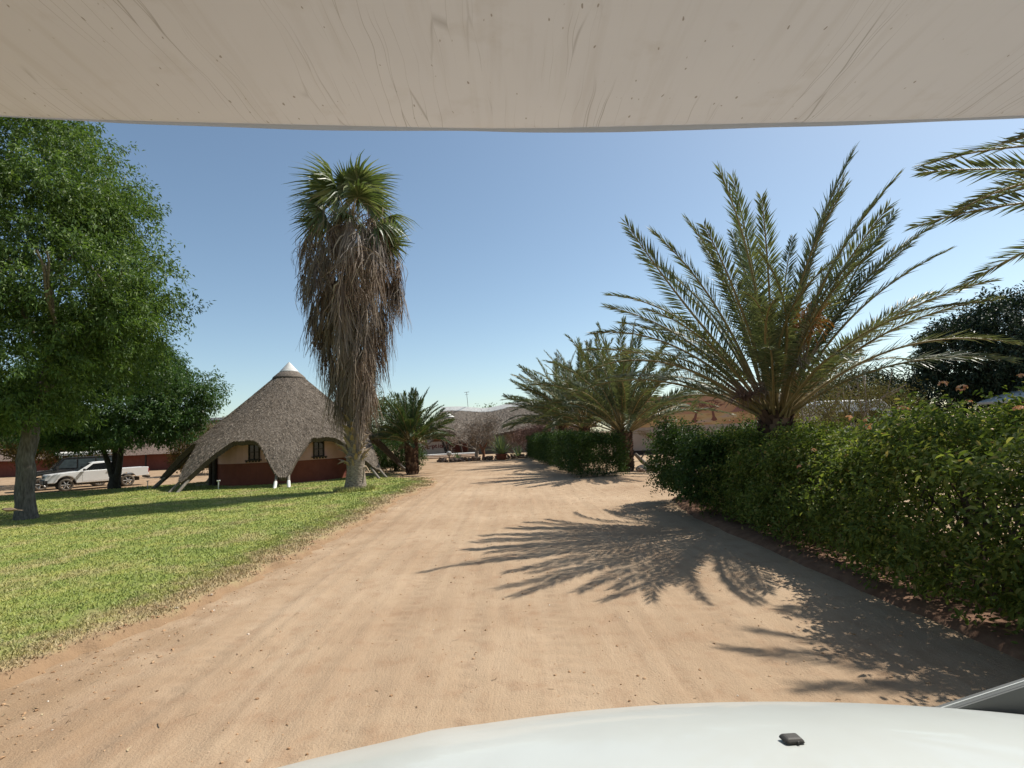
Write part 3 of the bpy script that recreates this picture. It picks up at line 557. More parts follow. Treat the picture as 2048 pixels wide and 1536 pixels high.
pm = MB(); th = np.arange(49) / 48 * 2 * PI; rr = np.array([0.1, 4.6, 4.75]); zz = np.array([0.035, 0.03, -0.2]); pm.grid(np.outer(np.cos(th), rr), np.outer(np.sin(th), rr), np.repeat(zz[None], 49, 0)); obj('plinth', pm, M['plinth'], hut)
def hut_window(parent, az, z0, wdt, hgt, r):
    a = R(az); e = bpy.data.objects.new('window', MB().box((0, 0.012, hgt / 2), (wdt, 0.04, hgt)).mesh('window', M['glass_dark'])); link(e, parent)
    e.location = (r * math.cos(a), r * math.sin(a), z0); e.rotation_euler = (0, 0, a + PI / 2)
    fr = MB()
    for dx in (-wdt/2, 0, wdt/2): fr.box((dx, -0.02, hgt/2), (0.055 if dx else 0.03, 0.07, hgt + 0.06))
    for dz in (0, hgt*0.5, hgt): fr.box((0, -0.017, dz), (wdt + 0.05, 0.06, 0.05 if dz != hgt*0.5 else 0.03))
    obj('frame', fr, M['wood_dark'], e)
    sl = MB().box((0, -0.1, -0.045), (wdt + 0.22, 0.22, 0.05))
    for dx in np.linspace(-wdt/2 - .05, wdt/2 + .05, 5): sl.box((dx, -0.15, -0.1), (0.07, 0.08, 0.07))
    obj('sill', sl, M['wood_dark'], e)
for az in (-92, -46, 20, 80, 140, 190): hut_window(hut, az, 1.3, 0.52, 0.72, WR)
for az in (-131, -141, -8, 40, 100, 160):
    a = R(az); obj('post', MB().tube([((WR + .1) * math.cos(a), (WR + .1) * math.sin(a), -0.05), ((WR + .1) * math.cos(a), (WR + .1) * math.sin(a), 2.75)], 0.11, 8), M['wood_dark'], hut)
for k in range(8):
    a = R(-70 + 45 * k); c_, s_ = math.cos(a), math.sin(a); tx, ty = -s_, c_
    for q in (-0.24, 0.24):
        spread = 1.25
        obj('roof_pole', MB().tube([(4.3*c_ + q*0.5*tx, 4.3*s_ + q*0.5*ty, 2.25), (6.7*c_ + q*spread*tx, 6.7*s_ + q*spread*ty, -0.1)], [0.06, 0.07], 8), M['pole'], hut)
        f = (5.93, 0.34); 
        if k in (0,): obj('pole_boot', MB().tube([(6.36*c_ + q*1.14*tx, 6.36*s_ + q*1.14*ty, 0.29), (6.69*c_ + q*1.25*tx, 6.69*s_ + q*1.25*ty, -0.06)], [0.074, 0.08], 8), M['white_paint'], hut)
# reception: porch roof, long roof, sign wall
rec = thing('reception_building', 'grey thatched reception with long pale ridge, swooping porch and lettered sign wall', 'building', (-7.6, 61.2, 0))
RP = [(0, 4.35), (0.4, 4.15), (1.2, 3.7), (2.4, 3.0), (3.2, 2.35), (3.7, 1.8), (4.2, 1.2), (5, 0.4)]
proof, _ = thatch_roof(rec, [(a, b + 0.35) for a, b in RP], 3.0, 4.2, 6, R(-57), 0.3, 9000, 15, legw=0.3, swid=0.03)
obj('roof_cap', MB().lathe([(0.01, 4.98), (0.75, 4.45), (0.8, 4.38), (0.6, 4.3)], n=20), M['cap'], proof)
# long roof: ridge points then eave points
RX = np.linspace(-1.2, 17, 40); rz = 5.75 - 0.45 * np.exp(-((RX - 4.3) / 2.4) ** 2) + 0.02 * (RX - 4)
mb = MB(); prof = np.array([(0.0, 0.0), (-0.4, -0.22), (-3.2, -2.55), (-4.4, -3.25)])
hip = np.interp(RX, [-1.2, 0.6], [0.0, 1.0])
X = np.repeat(RX[:, None], 4, 1) - np.array([0, 0.1, 0.6, 0.8])[None] * (1 - hip[:, None]); Y = 3.6 + prof[:, 0][None].repeat(40, 0); Z = rz[:, None] + prof[:, 1][None]
mb.grid(X, Y, Z); mb.grid(X, 7.2 - Y, Z); mb.grid(X, Y + 0.1, Z - 0.3, m=1)
mb.add(np.concatenate([np.stack([X[:, -1], Y[:, -1], Z[:, -1]], -1), np.stack([X[:, -1], Y[:, -1] + 0.1, Z[:, -1] - 0.3], -1)]), np.array([[i, i + 1, i + 41, i + 40] for i in range(39)]), 1, False)
yy0 = Y[0]; mb.add(np.concatenate([np.stack([X[0], Y[0], Z[0]], -1), np.stack([X[0], 7.2 - Y[0], Z[0]], -1)[::-1]]), [tuple(range(8))], 0, False)
lroof = obj('long_roof', mb, [M['thatch'], M['thatch_cut']], rec)
r_ = np.random.default_rng(8); n = 9000; a = r_.random(n); b_ = np.sqrt(r_.random(n)); x = -1.2 + 18.2 * a; s_ = b_ * 3; 
yl = np.interp(s_, range(4), prof[:, 0]); zl = np.interp(s_, range(4), prof[:, 1]); P0 = np.stack([x, 3.6 + yl, np.interp(x, RX, rz) + zl + 0.03], -1)
d = norm(np.stack([r_.normal(size=n) * .4, np.full(n, -0.8), np.full(n, -0.52)], -1)); P = P0[:, None] + d[:, None] * (0.35 * (0.5 + r_.random(n))[:, None] * np.array([[-.6, .4]]))[..., None]
so = obj('thatch_straw', MB().strips(P, W=0.03, side=np.tile([[[0, -.5, .85]]], (n, 1, 1)) + .4 * r_.normal(size=(n, 1, 3))), M['straw'], lroof); so['kind'] = 'stuff'
mb = MB(); pc = np.array([(-0.62, -0.42), (-0.58, -0.34), (-0.1, 0.16), (0.1, 0.16), (0.6, -0.34)]); mb.grid(np.repeat(RX[:, None], 5, 1), 3.6 + pc[:, 0][None].repeat(40, 0), rz[:, None] + pc[:, 1][None], smooth=False)
obj('ridge_cap', mb, M['cap'], lroof)
obj('wall', MB().box((8.0, 2.6, 1.5), (17, 0.3, 3.0)), M['wall_grey'], rec)
obj('porch_wall', MB().box((0.05, 0.9, 1.9), (4.2, 0.2, 3.1)), mat_plain('porch_wall_ochre', (0.42, 0.2, 0.11), 0.9), rec)
obj('porch_dado', MB().box((0.35, 0.78, 0.85), (3.4, 0.1, 1.1)), M['wall_red'], rec)
for x0, x1 in ((-0.85, 0.0), (0.45, 0.1), (1.2, 1.7)): obj('porch_post', MB().tube([(x0, -2.0, 3.2), (x1, -2.0, 0.3)], 0.13, 8), M['wood_dark'], rec)
obj('porch_window', MB().box((-1.2, 0.76, 2.35), (1.5, 0.08, 0.7)), M['glass_dark'], rec)
sw = obj('sign_wall', bevel_mb := MB().box((-1.75, -1.9, 0.98), (3.3, 0.22, 1.35)), M['wall_grey'], rec)
for i, ch in enumerate('Reception'):
    fc = bpy.data.curves.new('letter', 'FONT'); fc.body = ch; fc.size = 0.66; fc.align_x = 'CENTER'; fc.extrude = 0.01; fc.offset = 0.018
    tmp = bpy.data.objects.new('tmp', fc); COL.objects.link(tmp)
    me = bpy.data.meshes.new_from_object(tmp.evaluated_get(bpy.context.evaluated_depsgraph_get())); bpy.data.objects.remove(tmp)
    me.materials.clear(); me.materials.append(M['letter']); u = (i - 4) / 4
    lo = link(bpy.data.objects.new('letter', me), sw); lo.location = (-1.42 + u * 1.12, -2.022, 0.86 + 0.2 * (1 - u * u) * 0.6 + 0.10 * u); lo.rotation_euler = (R(90), R(8 * u - 3), 0)
steps = thing('entrance_steps', 'broad pale steps in front of the lettered sign wall', 'steps', (-8.2, 55.4, 0))
for k in range(3): bevel(obj('step', MB().box((0.2 * k, 0.55 * k, 0.06 + 0.06 * k), (8.2 - 0.4 * k, 3.2 - 0.9 * k, 0.12 + 0.12 * k)), M['plinth'] if k < 2 else M['cap'], steps), 0.02)
wp = thing('gate_pillar', 'short white pillar beside the pale entrance steps', 'pillar', (-10.6, 55.6, 0))
bevel(obj('pillar_shaft', MB().box((0, 0, 0.5), (0.7, 0.5, 1.0)), M['white_paint'], wp), 0.03); bevel(obj('pillar_cap', MB().box((0, 0, 1.03), (0.85, 0.65, 0.1)), M['cap'], wp), 0.02)
an = thing('antenna_mast', 'thin television antenna mast standing on the reception ridge', 'antenna', (-5.5, 64.8, 5.6))
obj('mast', MB().tube([(0, 0, 0), (-0.12, 0, 1.9)], 0.035, 6), M['steel'], an)
obj('crossbar', MB().tube([(-0.4, 0, 1.88), (0.2, 0, 1.92)], 0.03, 6), M['steel'], an); obj('crossbar', MB().tube([(-0.3, 0, 1.6), (0.1, 0, 1.62)], 0.02, 6), M['steel'], an)
# long thatched building behind on the left
lb = thing('thatched_lodge', 'long thatched lodge with red wall and pale ridge behind the parked vehicles', 'building', (-39, 60, 0))
mb = MB(); LXs = np.linspace(-24, 9.6, 30); pf = np.array([(0, 5.5), (-2, 4.0), (-4.2, 2.25), (-4.7, 1.75)])
mb.grid(np.repeat(LXs[:, None], 4, 1), 3 + pf[:, 0][None].repeat(30, 0), pf[:, 1][None].repeat(30, 0) + 0.06 * fbm(LXs, LXs * 0, 3)[:, None]); mb.grid(np.repeat(LXs[:, None], 4, 1), 3 - pf[:, 0][None].repeat(30, 0), pf[:, 1][None].repeat(30, 0))
mb.add([(9.6, -1.7, 1.75), (9.6, 3, 5.5), (9.6, 7.7, 1.75)], [(0, 1, 2)], 0, False)
mth = mat_noise('thatch_pinkish', [(0.3, (0.13, 0.09, 0.07)), (0.7, (0.3, 0.22, 0.17))], 10, 0.95, 0.9, 0.06, detail=7); obj('roof', mb, mth, lb)
obj('wall', MB().box((-7.2, -0.6, 1.2), (33, 0.3, 2.4)), M['wall_red'], lb)
obj('ridge_cap', MB().box((-7.2, 3, 5.55), (33.8, 0.8, 0.3), taper=0.97), M['cap'], lb)
for x in np.arange(-22, 9, 3.4): obj('post', MB().tube([(x, -1.4, 0), (x, -1.4, 2.0)], 0.09, 7), M['wood_dark'], lb)
# mural wall building on the right
mw = thing('mural_wall', 'long wall painted with savanna trees above a grey lower band', 'wall', (16.2, 42.4, 0), R(2))
obj('lower_wall', MB().box((0, 0, 1.05), (17, 0.3, 2.1)), M['wall_grey'], mw)
obj('painted_band', MB().box((0, 0.004, 3.3), (17, 0.3, 2.4)), M['mural'], mw)
obj('painted_ground', MB().box((0, -0.150, 2.56), (16.98, 0.02, 0.9)), M['mural_ground'], mw)
obj('skirting', MB().box((-5.5, -0.17, 0.16), (6, 0.06, 0.32)), M['wood_dark'], mw)
def mural_tree(x, h, seed, z0=2.35, flat=False):
    r_ = np.random.default_rng(seed); mb = MB(); lean = r_.normal() * 0.12
    def limb(p, q, w0, w1):
        p = np.array(p); q = np.array(q); d = (q - p) / np.linalg.norm(q - p); nn = np.array([-d[1], d[0]])
        v = np.array([p - nn*w0, p + nn*w0, q + nn*w1, q - nn*w1]); mb.add(np.c_[v[:, 0], np.full(4, -0.166 - 0.0015 * len(mb.V)), v[:, 1]], np.array([[0, 3, 2, 1]]), 0, False)
    limb((-0.14, 0), (0, 0.3), 0.13, 0.1); limb((0.14, 0), (0, 0.3), 0.13, 0.1)
    limb((0, 0.12), (lean, h * .55), 0.11, 0.085)
    for k in range(7):
        a = R(90 + (k - 3) * 20 + r_.normal() * 5); L = h * (0.42 + 0.12 * r_.random()); q = (lean + L*math.cos(a)*1.1, h*.55 + L*math.sin(a)*.8); limb((lean, h*.53), q, 0.05, 0.025)
        limb((q[0] - .22, q[1] + .03), (q[0] + .22, q[1] + .05), 0.045, 0.02)
    o_ = obj('painted_tree', mb, M['mural_tree'], mw); o_.location = (x, 0, z0)
for x, h, s_, z_ in ((-6.2, 1.2, 1, 2.3), (-4.2, 1.0, 2, 2.3), (-1.9, 1.55, 3, 2.32), (-0.3, 1.6, 4, 2.4), (3.2, 1.2, 5, 2.3), (-8.0, 1.1, 6, 2.3)): mural_tree(x, h, s_, z_)
mb = MB(); mb.add([(1.0, -.167, 3.0), (2.9, -.167, 3.0), (2.5, -.167, 3.35), (2.0, -.167, 3.55), (1.6, -.167, 3.4), (1.3, -.167, 3.12)], [(0, 1, 2, 3, 4, 5)], 0, False); obj('painted_hill', mb, M['mural_hill'], mw)
# building at the right margin
rb = thing('pale_roofed_house', 'red-brown house with pale overhanging roof edge behind the flowering hedge', 'building', (27.6, 22.5, 0))
obj('wall', MB().box((0.6, 2, 1.3), (6, 4, 2.6)), M['wall_red'], rb)
rv = MB(); rv.prism([(-3.5, 2.55), (-3.45, 2.42), (-3.3, 2.42), (1, 3.5), (5.3, 2.42), (5.5, 2.55), (1, 3.75)], -1.2, 5.2); bevel(obj('roof', rv, M['cap'], rb), 0.03)

# ================================================================== TREES AND PLANTS
def limbs(mb, p, d, L, r, depth, rng, ends, bend=0.25, n=5, split=3):
    pts = [np.array(p, float)]; d = np.array(d, float)
    for i in range(n):
        d = d + rng.normal(size=3) * bend * 0.35 + np.array([0, 0, 0.04]); d /= np.linalg.norm(d); pts.append(pts[-1] + d * L / n)
    mb.tube(pts, np.linspace(r, r * 0.6, n + 1), 8 if r > 0.05 else 5, caps=False)
    if depth == 0: ends.append((pts[-1], d)); return
    for k in range(split):
        nd_ = d + norm(rng.normal(size=3)) * 0.75; nd_[2] += 0.1; nd_ /= np.linalg.norm(nd_)
        limbs(mb, pts[-1 - (k % 2)], nd_, L * (0.62 + 0.2 * rng.random()), r * 0.55, depth - 1, rng, ends, bend, n, split)
def crown_mesh(blobs, nclus, per, leaf, rng, spread=0.45, shell=0.55, droop=0.3, wratio=0.36, noise_amp=0.18, zmin=-9, boughs=0, bs=0.55):
    """clusters of leaves spread through the outer volume of a union of ellipsoids"""
    B = np.array(blobs, float); wts = (B[:, 3] * B[:, 4] * B[:, 5]) ** (2 / 3); wts /= wts.sum()
    out = []
    while sum(len(q) for q in out) < nclus:
        n = nclus; k = rng.choice(len(B), n, p=wts); u = norm(rng.normal(size=(n, 3))); rr = shell + (1 - shell) * rng.random(n) ** 0.6
        rr = rr * (1 + noise_amp * np.sin(u[:, 0] * 5 + k) * np.cos(u[:, 1] * 4 + k * 2) + 0.06 * np.clip(rng.normal(size=n), -1.5, 1.5))
        P = B[k, :3] + u * rr[:, None] * B[k, 3:]
        dmin = np.min([np.where(k == j, 9, np.linalg.norm((P - B[j, :3]) / B[j, 3:], axis=1)) for j in range(len(B))], axis=0) if len(B) > 1 else np.full(n, 9)
        out.append(np.concatenate([P, u], 1)[(dmin > 0.6) & (P[:, 2] > zmin)])
    C = np.concatenate(out)[:nclus]
    if boughs:
        k = rng.integers(0, boughs, nclus); lo = rng.random(nclus) < 0.88; Cb = C[k] + np.concatenate([np.clip(rng.normal(size=(nclus, 3)), -1.7, 1.7) * bs * np.array([1, 1, 0.55]), np.zeros((nclus, 3))], 1); C = np.where(lo[:, None], Cb, C); C[:, 2] = np.maximum(C[:, 2], zmin)
    P, U = C[:, :3], C[:, 3:]
    ax = norm(U * np.array([1, 1, 0.5]) + rng.normal(size=P.shape) * 0.45 - np.array([0, 0, droop * 0.6]))
    n = nclus * per; ci = np.repeat(np.arange(nclus), per); tt = rng.random(n)
    side = norm(np.cross(ax[ci], rng.normal(size=(n, 3))))
    base = P[ci] + ax[ci] * (tt[:, None] - 0.3) * spread + side * (0.1 * spread) * rng.random((n, 1)) + rng.normal(size=(n, 3)) * spread * 0.13
    D = norm(ax[ci] * 0.7 + side * 0.9 + rng.normal(size=(n, 3)) * 0.25 - np.array([0, 0, droop]))
    Nn = norm(np.array([0, 0, 1.0]) + rng.normal(size=(n, 3)) * 0.45 + 0.25 * U[ci])
    L = leaf * (0.6 + 0.7 * rng.random(n)); return MB().leaves(base, D, Nn, L, L * wratio * (0.8 + 0.4 * rng.random(n)))
def tree(name, label, loc, trunk, blobs, nclus, per, leaf, mat, seed, bark='bark', spread=0.45, depth=2, L=2.5, group=None, flare=True, **kw):
    rng = np.random.default_rng(seed); t_ = thing(name, label, 'tree', loc, group=group)
    mb = MB(); h, r = trunk; zs = np.linspace(-0.15, h, 12); k = len(zs); wob = np.cumsum(rng.normal(size=(k, 2)) * 0.02 * h / 3, axis=0)
    jit = [1 + 0.12 * np.sin(np.arange(14) * 2.1 + i * .3) + 0.05 * rng.normal(size=14) for i in range(k)]
    rad = r * (1 - 0.25 * zs / h) + (r * 0.4 * np.exp(-np.maximum(zs, 0) / 0.22) if flare else 0)
    mb.tube(np.c_[wob, zs], rad, 14, caps=False, jitter=jit); ends = []
    for q in range(4 if depth else 0):
        a = q * PI / 2 + rng.random(); limbs(mb, (wob[-1][0], wob[-1][1], h - 0.1 - 0.25 * q * (h > 1.5)), (0.6 * math.cos(a), 0.6 * math.sin(a), 0.8), L, r * 0.55, depth, rng, ends)
    obj('trunk', mb, M[bark], t_)
    obj('crown', crown_mesh(blobs, nclus, per, leaf, rng, spread, **kw), M[mat], t_); return t_

# big leafy tree on the left
BIGB = [(0.2, 0, 5.4, 4.5, 4.3, 2.9), (0.4, -0.2, 8.2, 4.7, 4.4, 3.2), (0.0, 0, 11.2, 3.9, 3.8, 3.0), (-0.3, 0.2, 13.6, 2.5, 2.5, 2.0), (3.0, -1.0, 6.6, 2.4, 2.2, 1.9), (2.6, -1.4, 9.4, 2.0, 2.0, 2.0),
        (2.2, -2.0, 4.3, 1.9, 1.9, 1.4), (-1.0, -2.6, 4.6, 2.2, 2.0, 1.7), (1.0, -3.0, 7.4, 2.2, 1.8, 2.0), (-2.6, -1, 6.5, 2.6, 2.6, 2.4), (-2.6, 0, 9.5, 2.2, 2.4, 2.2)]
tree('leafy_tree', 'huge dense green tree with straight grey trunk on the lawn edge', (-15.2, 16.6, 0.08), (3.6, 0.25), [(a - 1.3, b, c, d * 0.96, e, f) for a, b, c, d, e, f in BIGB], 11500, 19, 0.15, 'leaf_big', 21, spread=0.5, boughs=240, bs=0.58, depth=2, L=3.0, shell=0.5, droop=0.45, wratio=0.34, zmin=3.0)
ft = tree('forked_tree', 'rounded green tree with dark forked trunk beside the white pickup', (-21.9, 29.2, 0.05), (0.85, 0.3),
     [(0.8, -1.2, 4.8, 4.4, 3.0, 2.8), (2.2, -1.4, 3.8, 2.7, 2.4, 1.8), (-1.5, -1.2, 4.9, 3.4, 2.6, 2.6), (3.2, -0.8, 4.7, 1.9, 2.2, 1.6), (0.5, -1, 6.4, 3.0, 2.4, 1.6), (-4.0, -1, 4.6, 2.2, 2.0, 1.5)], 6400, 17, 0.18, 'leaf_mid', 22, bark='bark_dark', spread=0.6, boughs=170, bs=0.5, depth=0, shell=0.5, droop=0.4, flare=False, zmin=2.45)
mb = MB(); ends = []; rg2 = np.random.default_rng(4)
for a in (-0.55, -0.1, 0.5): limbs(mb, (0.14 * np.sign(a), 0, 0.75), (a * 0.55, rg2.normal() * .15, 1), 1.9, 0.17, 1, rg2, ends, 0.15)
obj('limb', mb, M['bark_dark'], ft)
# dark tree and shrubs on the right, far trees
tree('dark_tree', 'large dark evergreen tree rising behind the flowering hedge', (27.2, 29.5, 0), (3.4, 0.38), [(0, 0, 5.4, 3.6, 3.2, 2.4), (1.8, 0, 7.0, 3.2, 3.0, 1.9), (-1.8, 0, 5.0, 2.4, 2.4, 2.0), (-3.0, .5, 3.4, 1.9, 1.9, 1.5), (3.5, 0, 5.0, 2.6, 2.4, 2.4), (0.3, -.5, 3.4, 2.4, 2.0, 1.4)], 3600, 15, 0.24, 'leaf_dark', 23, bark='bark_dark', spread=0.7, L=2.4)
tree('dark_tree', 'low dark spreading tree seen between palm fronds and white minibus', (23.2, 35.0, 0), (2.2, 0.25), [(0, 0, 3.6, 2.9, 2.5, 1.4), (-2.0, 0, 2.9, 1.9, 1.9, 1.3)], 1100, 14, 0.24, 'leaf_dark', 24, bark='bark_dark', spread=0.7, L=1.8, depth=1)
tree('dry_shrub', 'rounded olive-brown dry shrub behind the big date palm and hedge', (16.0, 25.5, 0), (1.0, 0.16), [(0, 0, 2.7, 2.4, 2.0, 1.5), (-2.0, 0.3, 2.2, 1.6, 1.5, 1.2), (1.9, 0, 2.4, 1.6, 1.5, 1.2)], 1100, 12, 0.11, 'leaf_dry', 25, bark='twig', spread=0.7, L=1.6, depth=2, shell=0.3)
tree('dry_shrub', 'sparse brown thorny shrub right behind the large palm trunk', (11.4, 22.0, 0), (0.8, 0.12), [(0, 0, 2.2, 1.8, 1.5, 1.3), (1.2, 0, 2.6, 1.3, 1.2, 1.0)], 420, 10, 0.1, 'leaf_dry', 26, bark='twig', spread=0.6, L=1.4, depth=2, shell=0.2)
tree('pale_tree', 'pale green tree behind the fan palm and the hut', (-10.6, 43, 0), (2.2, 0.2), [(0, 0, 3.7, 2.6, 2.2, 1.9), (1.6, 0, 2.6, 1.6, 1.6, 1.3), (-1.6, 0, 2.8, 1.6, 1.6, 1.5)], 1300, 13, 0.2, 'leaf_pale', 27, spread=0.7, L=1.8, depth=1)
for i, (x, y, h, lab) in enumerate([(-3.2, 74, 5.2, 'light green treetops showing over the sagging middle of the reception ridge'), (1.5, 76, 5.6, 'leafy tree behind the reception ridge next to the palm row'), (8, 80, 5, 'far green tree behind the palm row and mural wall')]):
    tree('far_tree', lab, (x, y, 0), (3, 0.2), [(0, 0, h - 0.6, 3.2, 2.6, 1.6), (2, 0, h - 1.2, 2.4, 2.4, 1.5)], 420, 10, 0.3, 'leaf_pale', 40 + i, spread=0.9, L=1.8, depth=1)
for i, (x, y, mt, lab, h) in enumerate([(-31.5, 37.5, 'leaf_brown', 'brown and yellow leaved tree behind the black off-road car', 3.6), (-36.5, 40, 'leaf_brown', 'tall browning tree next to the rusty trestle frame', 4.6), (-24.5, 44, 'leaf_brown', 'rust coloured shrub between the pickup and red lodge wall', 2.6), (-31.5, 30.5, 'leaf_mid', 'dark leaning trunked tree beside the rusty trestle frame', 5.0)]):
    tree('background_tree', lab, (x, y, 0), (1.6, 0.2), [(0, 0, h, 2.6, 2.4, 1.7), (1.8, -0.4, h - 0.9, 1.8, 1.6, 1.3), (-1.8, 0, h - 0.7, 1.9, 1.6, 1.4)], 1000, 12, 0.2, mt, 60 + i, bark='bark_dark', spread=0.7, L=1.8, depth=1)
tree('round_bush', 'rounded green bush behind the right-hand hut legs', (-8.0, 35.6, 0), (0.5, 0.1), [(0, 0, 1.15, 1.5, 1.3, 1.05), (1.0, -.3, 0.95, 1.0, 1.0, 0.85), (-1.2, 0, .95, 1.0, 1.0, 0.85)], 1500, 14, 0.11, 'leaf_hedge2', 28, bark='stem', spread=0.3, L=0.8, depth=1, shell=0.55)['category'] = 'bush'
tree('wispy_shrub', 'grey wispy dry shrub against the red lodge wall', (-34, 57.2, 0), (0.5, 0.08), [(0, 0, 1.1, 1.5, 1.0, 0.9)], 200, 10, 0.2, 'leaf_dry', 29, bark='twig', spread=0.7, L=0.9, depth=2)['category'] = 'shrub'

# ---- bare shrubs by the reception
def bare_shrub(label, loc, h, spread, seed, mat, nst=7, trunk=True):
    t_ = thing('bare_shrub', label, 'shrub', loc); rng = np.random.default_rng(seed); mb = MB(); ends = []
    if trunk: mb.tube([(0, 0, -0.1), (0.05, 0, h * 0.3)], [0.2, 0.14], 8); base = (0.05, 0, h * 0.28)
    else: base = (0, 0, 0)
    for k in range(nst):
        a = k / nst * 2 * PI + rng.random(); limbs(mb, base, (spread * math.cos(a), spread * math.sin(a) * 0.7, 1), h * 0.42, 0.05, 3, rng, ends, 0.5, 3, 3)
    obj('branches', mb, M[mat], t_)
    n = len(ends) * 9; E = np.array([e[0] for e in ends]).repeat(9, 0) + rng.normal(size=(n, 3)) * 0.22; D = rng.normal(size=(n, 3))
    obj('twigs', MB().strips(E[:, None] + norm(D)[:, None] * (np.array([-0.22, 0, 0.22])[None, :, None] + 0) + rng.normal(size=(n, 3, 3)) * 0.03, W=0.022), M[mat], t_)
bare_shrub('grey leafless tree with thick stem in the stone border', (-3.4, 46.6, 0), 2.9, 1.5, 3, 'twig', 10)
bare_shrub('reddish leafless shrub behind the spiky agave', (1.6, 49.5, 0), 3.0, 0.9, 5, 'twig_red', 8, False)
bare_shrub('reddish bare shrub by the far end of the clipped hedge', (3.2, 51.0, 0), 3.2, 0.8, 6, 'twig_red', 7, False)

